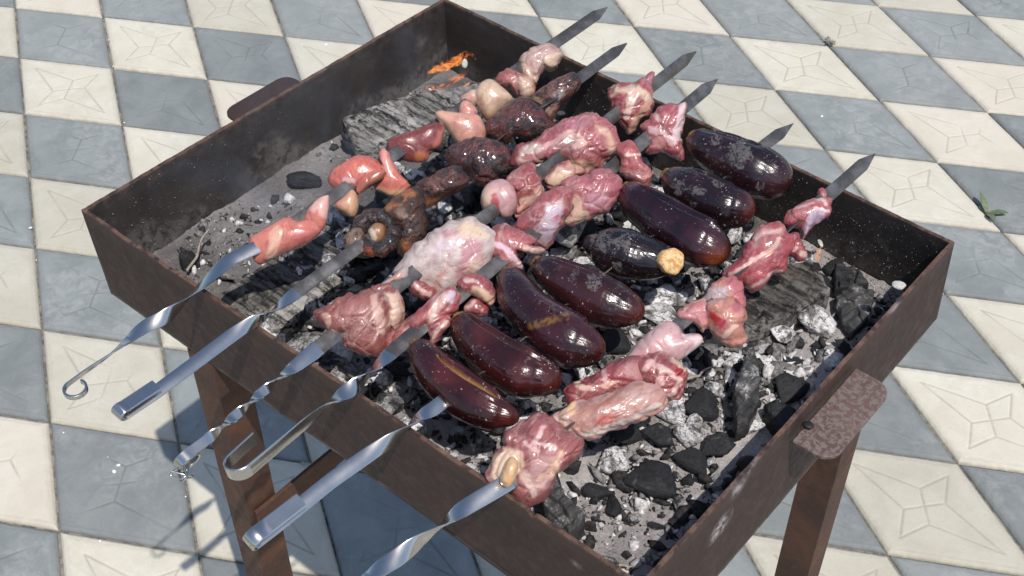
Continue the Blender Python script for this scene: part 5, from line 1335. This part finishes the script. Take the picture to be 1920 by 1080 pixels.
meat('meat_piece', 'frilly pink red piece behind the neck of the longest aubergine',
     [(cr3([(985, 715), (1040, 662), (1085, 690), (1118, 735), (1122, 780), (1165, 815), (1172, 885), (1140, 928), (1085, 905), (1030, 870), (1000, 830), (1012, 770)]), 0.012)], (0.40, 0.105, 0.100),
     [('line', cr3([(1030, 740), (1110, 745)]), 2.5, (0.58, 0.36, 0.32), 3), ('line', cr3([(990, 850), (1050, 860)]), 5, (0.46, 0.24, 0.22), 4)], 'meat', fold=0.0018, seed=47, group=G4)
meat('meat_piece', 'ragged square red chunk with a white far edge, last on the fourth skewer',
     [(cr3([(1128, 590), (1160, 540), (1190, 500), (1275, 460), (1352, 455), (1372, 485), (1352, 560), (1345, 640), (1352, 710), (1345, 775), (1290, 745), (1245, 715), (1160, 722), (1155, 660)]), 0.014)], (0.38, 0.085, 0.100),
     [('line', cr3([(1355, 470), (1335, 560), (1330, 640)]), 6, (0.62, 0.46, 0.46), 4), ('line', cr3([(1200, 520), (1230, 545)]), 3, PALE, 3), ('line', cr3([(1170, 600), (1250, 620), (1310, 670)]), 4, (0.60, 0.38, 0.36), 4), ('area', cr3([(1180, 640), (1260, 660), (1250, 710), (1180, 700)]), .6, (0.58, 0.32, 0.28), 6)], 'meat', fold=0.0015, seed=48, group=G4)

# rightmost skewer
meat('meat_piece', 'nearest bony chunk with a yellow bone stub at the front rim, rightmost skewer',
     [([(956, 822), (985, 790), (1020, 783), (1060, 808), (1088, 826), (1078, 856), (1050, 880), (1035, 910), (1015, 932), (990, 943), (966, 928), (955, 900), (950, 860)], 0.019),
      ([(915, 895), (925, 862), (945, 838), (975, 845), (985, 870), (965, 905), (935, 908)], 0.011)], (0.33, 0.105, 0.100),
     [('area', [(915, 895), (925, 860), (950, 838), (980, 850), (985, 872), (960, 905), (930, 906)], .95, (0.64, 0.46, 0.33), 4), ('area', [(1000, 860), (1050, 850), (1040, 900), (1000, 935), (985, 900)], .7, (0.56, 0.34, 0.32), 8),
      ('line', [(970, 870), (990, 900), (1000, 930)], 4, (0.60, 0.42, 0.36), 5), ('line', [(1010, 900), (1040, 880), (1050, 850)], 3, (0.64, 0.40, 0.28), 5), ('line', [(985, 825), (1010, 850)], 2, PALE, 4), ('line', [(1020, 800), (1000, 830), (1040, 840)], 2, PALE, 4)], 'meat', fold=0.0024, seed=61, group=G6, vox=.001)
meat('bone_stub', 'smooth yellow cut bone stub at the end of the nearest bony chunk',
     [([(938, 895), (945, 868), (958, 852), (972, 862), (968, 885), (958, 908), (942, 905)], 0.009, 0.003, 0.010)], (0.68, 0.45, 0.24), [('line', [(948, 870), (955, 900)], 2, (0.55, 0.32, 0.16), 3)], 'liver', fold=0.0004, seed=62, cat='bone', group=G6)
meat('rib_piece', 'long rib with a pale fatty face lying along the rightmost skewer',
     [(cr9([(985, 690), (1030, 655), (1070, 640), (1130, 605), (1280, 560), (1440, 500), (1560, 520), (1602, 590), (1590, 632), (1500, 680), (1420, 720), (1300, 762), (1160, 802), (1060, 770), (1000, 745)]), 0.015)], (0.50, 0.27, 0.22),
     [('area', cr9([(1220, 700), (1300, 650), (1350, 660), (1330, 710), (1240, 740)]), .85, (0.42, 0.09, 0.07), 5), ('area', cr9([(985, 690), (1050, 650), (1060, 740), (1000, 730)]), .8, (0.62, 0.42, 0.34), 6), ('line', cr9([(1160, 790), (1320, 740), (1490, 670), (1590, 620)]), 4, (0.60, 0.46, 0.40), 5),
      ('line', cr9([(1100, 680), (1250, 610), (1440, 540)]), 4, (0.36, 0.16, 0.12), 6), ('area', cr9([(1360, 560), (1450, 520), (1560, 560), (1460, 600)]), .6, (0.46, 0.33, 0.30), 8), ('line', cr9([(1090, 600), (1075, 660)]), 6, YEL, 4)], 'meat', fold=0.0018, seed=63, group=G6, vox=.001)
meat('meat_piece', 'dark red ragged chunk lying behind the long rib',
     [(cr9([(1060, 535), (1095, 482), (1150, 480), (1200, 450), (1270, 410), (1340, 372), (1440, 352), (1490, 420), (1460, 500), (1300, 560), (1160, 610), (1080, 590)]), 0.014)], (0.30, 0.060, 0.065),
     [('line', cr9([(1120, 490), (1190, 525)]), 4, (0.58, 0.36, 0.28), 4), ('line', cr9([(1280, 430), (1290, 480)]), 3, PALE, 3), ('line', cr9([(1270, 500), (1330, 480)]), 3, (0.58, 0.34, 0.24), 3), ('area', cr9([(1380, 380), (1480, 360), (1490, 480), (1400, 450)]), .6, (0.50, 0.28, 0.26), 6), ('dot', cr9([(1290, 560)]), 5, PALE, 4)], 'meat', fold=0.0022, seed=64, group=G6, z=H + .004)
meat('meat_piece', 'knuckle shaped red joint with pale cartilage rings in the middle of the rightmost skewer',
     [([(1192, 688), (1205, 672), (1232, 664), (1262, 672), (1283, 690), (1285, 712), (1272, 738), (1248, 750), (1220, 748), (1200, 722)], 0.018)], (0.36, 0.085, 0.085),
     [('line', [(1205, 690), (1222, 678), (1242, 690), (1240, 715), (1222, 730)], 3.5, (0.60, 0.36, 0.33), 4), ('line', [(1242, 690), (1262, 700), (1275, 715), (1262, 738)], 3.5, (0.62, 0.40, 0.35), 4), ('dot', [(1276, 700)], 6, (0.30, 0.02, 0.03), 4), ('line', [(1195, 725), (1225, 745), (1255, 742)], 4, (0.56, 0.40, 0.34), 4), ('line', [(1262, 672), (1284, 692)], 3, (0.60, 0.42, 0.28), 3)], 'meat', fold=0.0024, seed=65, group=G6, vox=.001)
meat('bone_piece', 'broad smooth pale pink bone between the knuckle joint and the salmon scrap',
     [([(1170, 678), (1190, 650), (1213, 626), (1248, 602), (1272, 612), (1285, 630), (1308, 624), (1317, 640), (1292, 664), (1262, 682), (1225, 680), (1195, 690)], 0.013)], (0.60, 0.38, 0.37),
     [('line', [(1200, 668), (1240, 640), (1280, 632)], 3, (0.50, 0.26, 0.26), 5), ('area', [(1205, 672), (1215, 662), (1245, 660), (1260, 680), (1220, 682)], .8, (0.36, 0.08, 0.09), 4), ('line', [(1285, 632), (1314, 634), (1290, 662)], 4, (0.66, 0.50, 0.47), 4)], 'liver', fold=0.0009, seed=66, cat='bone', group=G6, z=H + .004)
meat('meat_piece', 'salmon scrap with a clotted blood spot on the rightmost skewer',
     [(cr7([(1335, 905), (1360, 858), (1410, 830), (1480, 820), (1510, 870), (1500, 960), (1470, 985), (1420, 940)]), 0.010),
      (cr7([(1440, 830), (1480, 780), (1540, 715), (1600, 680), (1660, 690), (1700, 760), (1695, 850), (1640, 850), (1560, 830)]), 0.010),
      (cr7([(1500, 870), (1560, 815), (1640, 820), (1690, 850), (1722, 885), (1700, 950), (1712, 1030), (1650, 1062), (1575, 1050), (1530, 990)]), 0.014)], (0.55, 0.24, 0.18),
     [('area', cr7([(1335, 905), (1360, 855), (1480, 815), (1510, 880), (1490, 980)]), .9, (0.44, 0.16, 0.17), 5), ('area', cr7([(1470, 790), (1540, 720), (1640, 730), (1600, 800), (1500, 830)]), .85, (0.42, 0.36, 0.36), 5), ('line', cr7([(1640, 700), (1690, 780), (1680, 850)]), 8, (0.42, 0.13, 0.14), 4),
      ('line', cr7([(1525, 890), (1560, 930), (1600, 950)]), 5, (0.42, 0.02, 0.02), 4), ('area', cr7([(1570, 940), (1620, 930), (1620, 1020), (1580, 1030)]), .8, (0.32, 0.05, 0.07), 4), ('line', cr7([(1600, 1010), (1660, 960)]), 3, (0.60, 0.40, 0.30), 4)], 'meat', fold=0.0016, seed=67, group=G6, vox=.001)
meat('meat_piece', 'big clean crimson chunk with a white fat seam, far part of the rightmost skewer',
     [(cr10([(508, 772), (600, 700), (680, 600), (740, 490), (800, 420), (890, 395), (980, 430), (1030, 500), (1042, 600), (1000, 690), (985, 765), (900, 790), (830, 850), (780, 890), (700, 900), (640, 860), (560, 812)]), 0.016)], (0.42, 0.085, 0.100),
     [('line', cr10([(540, 805), (620, 765), (720, 700), (800, 620), (880, 600), (920, 560), (955, 520)]), 2.6, (0.66, 0.42, 0.36), 3), ('dot', cr10([(880, 620)]), 5, (0.62, 0.28, 0.20), 5), ('line', cr10([(700, 900), (830, 850), (880, 790), (980, 765)]), 2.2, (0.58, 0.36, 0.32), 3), ('line', cr10([(760, 510), (840, 450), (960, 440)]), 3, (0.50, 0.30, 0.27), 4), ('area', cr10([(740, 480), (800, 420), (890, 400), (900, 440), (800, 480)]), .7, (0.42, 0.20, 0.18), 5)], 'meat', fold=0.0010, seed=68, group=G6, vox=.001)
meat('meat_piece', 'little red scrap squeezed between the crimson chunk and the last chunk',
     [(cr10([(1025, 490), (1080, 470), (1120, 500), (1140, 560), (1178, 620), (1165, 665), (1105, 682), (1045, 630)]), 0.009)], (0.36, 0.075, 0.085), [('line', cr10([(1040, 600), (1110, 600)]), 2, (0.66, 0.42, 0.38), 3), ('dot', cr10([(1150, 640)]), 4, (0.5, 0.36, 0.3), 4)], 'meat', fold=0.0014, seed=69, group=G6)
meat('meat_piece', 'last chunk on the rightmost skewer, crimson with a lilac white belly',
     [(cr10([(998, 375), (1035, 290), (1100, 245), (1190, 205), (1260, 185), (1330, 185), (1366, 215), (1342, 310), (1270, 370), (1200, 430), (1145, 505), (1120, 430), (1060, 412)]), 0.012),
      (cr10([(1262, 200), (1268, 110), (1315, 95), (1335, 125), (1335, 190), (1300, 210)]), 0.006)], (0.42, 0.090, 0.105),
     [('area', cr10([(1240, 272), (1345, 290), (1290, 360), (1200, 430), (1150, 510), (1125, 440), (1190, 340)]), .9, (0.48, 0.38, 0.47), 3), ('line', cr10([(1240, 270), (1345, 292)]), 1.5, (0.66, 0.50, 0.48), 2), ('line', cr10([(1270, 170), (1330, 185), (1345, 230)]), 2.2, (0.64, 0.44, 0.40), 3), ('line', cr10([(1090, 260), (1170, 250), (1230, 215)]), 1.6, (0.58, 0.32, 0.32), 3)], 'meat', fold=0.0009, seed=70, group=G6, vox=.001)

# ------------------------------------------------------------------ flames
def flame(label, pts, z0, z1, wid, seed):
    P = np.array([at(x, y, z) for (x, y), z in zip(pts, np.linspace(z0, z1, len(pts)))]); C = catmull(P, 10); n = len(C); k = 14
    s = np.linspace(0, 1, n); r = wid * np.sin(np.pi * s ** 0.75) ** 0.7 * 0.5 + 0.0003
    T = np.gradient(C, axis=0); T /= np.linalg.norm(T, axis=1)[:, None]; A = np.cross(T, ZA); A /= np.linalg.norm(A, axis=1)[:, None]; B = np.cross(A, T)
    th = np.linspace(0, 2 * math.pi, k, endpoint=False)
    V = (C[:, None] + A[:, None] * (r[:, None] * np.cos(th))[:, :, None] * 0.5 + B[:, None] * (r[:, None] * np.sin(th))[:, :, None]).reshape(-1, 3)
    V += 0.003 * np.c_[noise(V, 90, seed), noise(V, 90, seed + 1), noise(V, 90, seed + 2)]
    idx = np.arange(n * k).reshape(n, k); F = np.stack([idx[:-1], np.roll(idx[:-1], -1, 1), np.roll(idx[1:], -1, 1), idx[1:]], -1).reshape(-1, 4)
    o = link('flame', mesh_from('flame', V, F, M['flame'], True)); tag(o, label, 'flame', 'flames over the coals')


zf = H - 0.055
flame('faint orange flame haze behind the highest tongue', [(812, 130), (840, 122), (862, 112), (878, 102)], zf - .002, zf + .022, 0.012, 9)
flame('highest orange flame tongue with a bright curled tip by the far left corner', [(800, 138), (828, 128), (850, 118), (868, 104), (882, 100), (898, 116)], zf, zf + .03, 0.008, 1)
flame('middle orange flame ribbon bending under the highest tongue', [(800, 165), (820, 168), (845, 155), (868, 140), (880, 132)], zf - .005, zf + .012, 0.007, 2)
flame('lowest thin orange flame streak just above the long grey log', [(796, 180), (820, 176), (850, 168), (884, 155)], zf - .01, zf, 0.006, 3)
flame('tiny red flame lick on the back wall at the right', [(1584, 424), (1588, 412), (1600, 402)], H - .045, H - .035, 0.006, 4)
flame('tiny orange flame beside the far right coal', [(1536, 492), (1532, 478), (1540, 462)], H - .06, H - .048, 0.006, 5)

# ------------------------------------------------------------------ twigs, stalks, seeds, crumbs, weeds
def twig(label, a, b_, r, mat='twig', cat='twig', name='twig', bend=0.003):
    a = np.array(a, float); b_ = np.array(b_, float); n = 14; t = np.linspace(0, 1, n)[:, None]
    C = a + (b_ - a) * t + bend * np.c_[np.sin(t * 5), np.cos(t * 4), 0.3 * np.sin(t * 7)] * np.sin(t * math.pi)
    T = np.gradient(C, axis=0); T /= np.linalg.norm(T, axis=1)[:, None]; A = np.cross(T, [0.1, 0.2, 1]); A /= np.linalg.norm(A, axis=1)[:, None]; B = np.cross(A, T)
    th = np.linspace(0, 2 * math.pi, 7, endpoint=False); rr = r * (1 - 0.45 * t)
    V = (C[:, None] + A[:, None] * (rr * np.cos(th))[:, :, None] + B[:, None] * (rr * np.sin(th))[:, :, None]).reshape(-1, 3)
    idx = np.arange(n * 7).reshape(n, 7); F = np.stack([idx[:-1], np.roll(idx[:-1], -1, 1), np.roll(idx[1:], -1, 1), idx[1:]], -1).reshape(-1, 4).tolist() + [list(range(7)), [(n - 1) * 7 + i for i in range(6, -1, -1)]]
    o = link(name, mesh_from(name, V, F, M[mat], True)); tag(o, label, cat); return o


zt = AZ + 0.006
twig('thin pale stalk leaning in the ash near the left end of the front wall', at(350, 508, zt), at(392, 430, zt + .012), 0.0014)
twig('burnt twig poking out beneath the salmon scrap on the right', at(1306, 672, zt + .006), at(1322, 632, zt + .03), 0.0016)
twig('short white twig lying in ash right of the knuckle joint', at(1285, 712, zt + .008), at(1335, 688, zt + .008), 0.0014)
twig('long grey stalk lying between the second skewer and the split log', at(505, 585, zt + .012), at(600, 505, zt + .016), 0.0022)
twig('small twig in the ash by the near corner', at(1160, 1060, zt - .004), at(1190, 1062, zt - .004), 0.0013)
twig('pale stick lying on the shaded paving under the grill', at(565, 868, 0.003), at(606, 874, 0.003), 0.0022, bend=0.0005)


def pebble(name, label, p, dims, mat, cat, seed, rz=0.0, group=None, tx=0, ty=0):
    V, F = rock(seed, dims, 6, 0.05, ICO2, (.8, 1)); V = rotz(V, rz, tx, ty)
    o = link(name, mesh_from(name, V, F, M[mat], True), None, p); tag(o, label, cat, group); return o


pebble('pale_flake', 'flat oval white ash flake resting at the top of the right wall', at(1686, 535, H - 0.018), (0.0115, 0.007, 0.0025), 'flake', 'flake', 1, 0.3, None, .5)
pebble('pale_flake', 'small white sliver on the back coals behind the rightmost skewer', at(1538, 456, H - 0.045), (0.010, 0.004, 0.002), 'flake', 'flake', 2, -0.8)
pebble('pale_flake', 'white chip lying on the back wall coals by the second skewer end', at(1052, 212, H - 0.04), (0.009, 0.006, 0.003), 'flake', 'flake', 3, 0.8)
pebble('pale_flake', 'pale oval flake glowing white in the highest flame', at(871, 119, H - 0.03), (0.006, 0.009, 0.002), 'flake', 'flake', 4, 0.8, None, 1.0)
pebble('square_chip', 'dark square chip of coal lying on the red grey hand plate', at(1515, 797, H - 0.016), (0.008, 0.007, 0.003), 'coal_black', 'chip', 5, 0.4)
for k, (px, py, s) in enumerate([(214, 884, .007), (222, 872, .006), (119, 811, .003), (188, 1014, .004), (348, 931, .003), (202, 857, .002), (611, 83, .007), (204, 75, .004), (212, 124, .004), (233, 230, .004), (57, 427, .006), (1541, 218, .006), (1490, 97, .003), (68, 488, .003), (420, 985, .002)]):
    q = at(px, py, 0.0015); pebble('crumb', 'white crumb dropped on the lozenge paving', q, (s, s * .7, s * .4), 'crumb', 'crumb', 20 + k, k * .7, 'white crumbs on the paving')


def weed(label, px, py, leaves, mat, seed):
    base = at(px, py, 0.0); root = empty('weed', base); tag(root, label, 'weed'); rs = np.random.RandomState(seed)
    for (ang, L, W, lift, up_) in leaves:
        n = 16; t = np.linspace(0, 1, n); d = np.array([math.cos(ang), math.sin(ang), 0]); sd = np.array([-d[1], d[0], 0])
        C = d[None] * (L * t)[:, None] + np.c_[0 * t, 0 * t, lift * L * np.sin(t * 1.9) + 0.001 + up_ * L * t]
        w = W * np.sin(np.pi * np.clip(t ** 0.8, 0, 1)) ** 0.8 * 0.5 + 0.0004
        V = np.stack([C - sd * w[:, None] + ZA * (w * .35)[:, None], C, C + sd * w[:, None] + ZA * (w * .35)[:, None]], 1)
        V2 = np.vstack([V.reshape(-1, 3), V.reshape(-1, 3) - ZA * 0.0004])
        F = grid_faces(n, 3); F2 = grid_faces(n, 3, off=n * 3)[:, ::-1]
        link('leaf', mesh_from('leaf', V2, np.vstack([F, F2]), M[mat], True), root)
    V = np.array([(math.cos(a) * r, math.sin(a) * r, z) for z, r in ((-0.006, .0012), (0.003, .0016), (0.006, .0006)) for a in np.linspace(0, 6.28, 6, endpoint=False)])
    idx = np.arange(18).reshape(3, 6); link('stem', mesh_from('stem', V, np.stack([idx[:-1], np.roll(idx[:-1], -1, 1), np.roll(idx[1:], -1, 1), idx[1:]], -1).reshape(-1, 4), M[mat], True), root)


def ang_to(px, py, qx, qy):
    a, b_ = at(px, py, 0), at(qx, qy, 0); return math.atan2(b_[1] - a[1], b_[0] - a[0])


weed('green weed with three long leaves growing in a tile joint at the right edge', 1850, 402,
     [(ang_to(1850, 402, 1830, 370), 0.040, 0.010, .12, .30), (ang_to(1850, 402, 1896, 408), 0.034, 0.012, .15, .12), (ang_to(1850, 402, 1868, 428), 0.026, 0.011, .2, .1), (ang_to(1850, 402, 1815, 375), 0.02, 0.004, .1, .0)], 'leaf', 1)
rsw = np.random.RandomState(9)
weed('small dry grey weed tuft growing where four tiles meet at the top right', 1556, 80,
     [(rsw.uniform(0, 6.28), rsw.uniform(.008, .020), .0030, rsw.uniform(.05, .3), rsw.uniform(0, .25)) for _ in range(22)], 'leaf_dry', 2)

# ------------------------------------------------------------------ thin smoke over the coals
b = MB('thin smoke'); b.t.nodes.remove(b.p)
c = b.coord(); n1 = b.noise(c, 9, 4, 0.6, 1.5)
vs = b.n('ShaderNodeVolumePrincipled'); vs.inputs['Color'].default_value = (0.80, 0.88, 1.0, 1); vs.inputs['Anisotropy'].default_value = 0.2
b.l(b.ramp(n1, 0.46, 0.72, 0.0, 2.8), vs.inputs['Density']); b.l(vs.outputs[0], b.out.inputs['Volume'])
V, F = ICO3; c0 = at(640, 250, H - 0.01)
so = link('smoke', mesh_from('smoke', (V * np.array([0.15, 0.19, 0.06]) * (1 + 0.12 * noise(V, 2.0, 3))[:, None]), F, b.m, True), None, c0); tag(so, 'thin bluish smoke drifting over the far left coals', None, None, 'stuff')
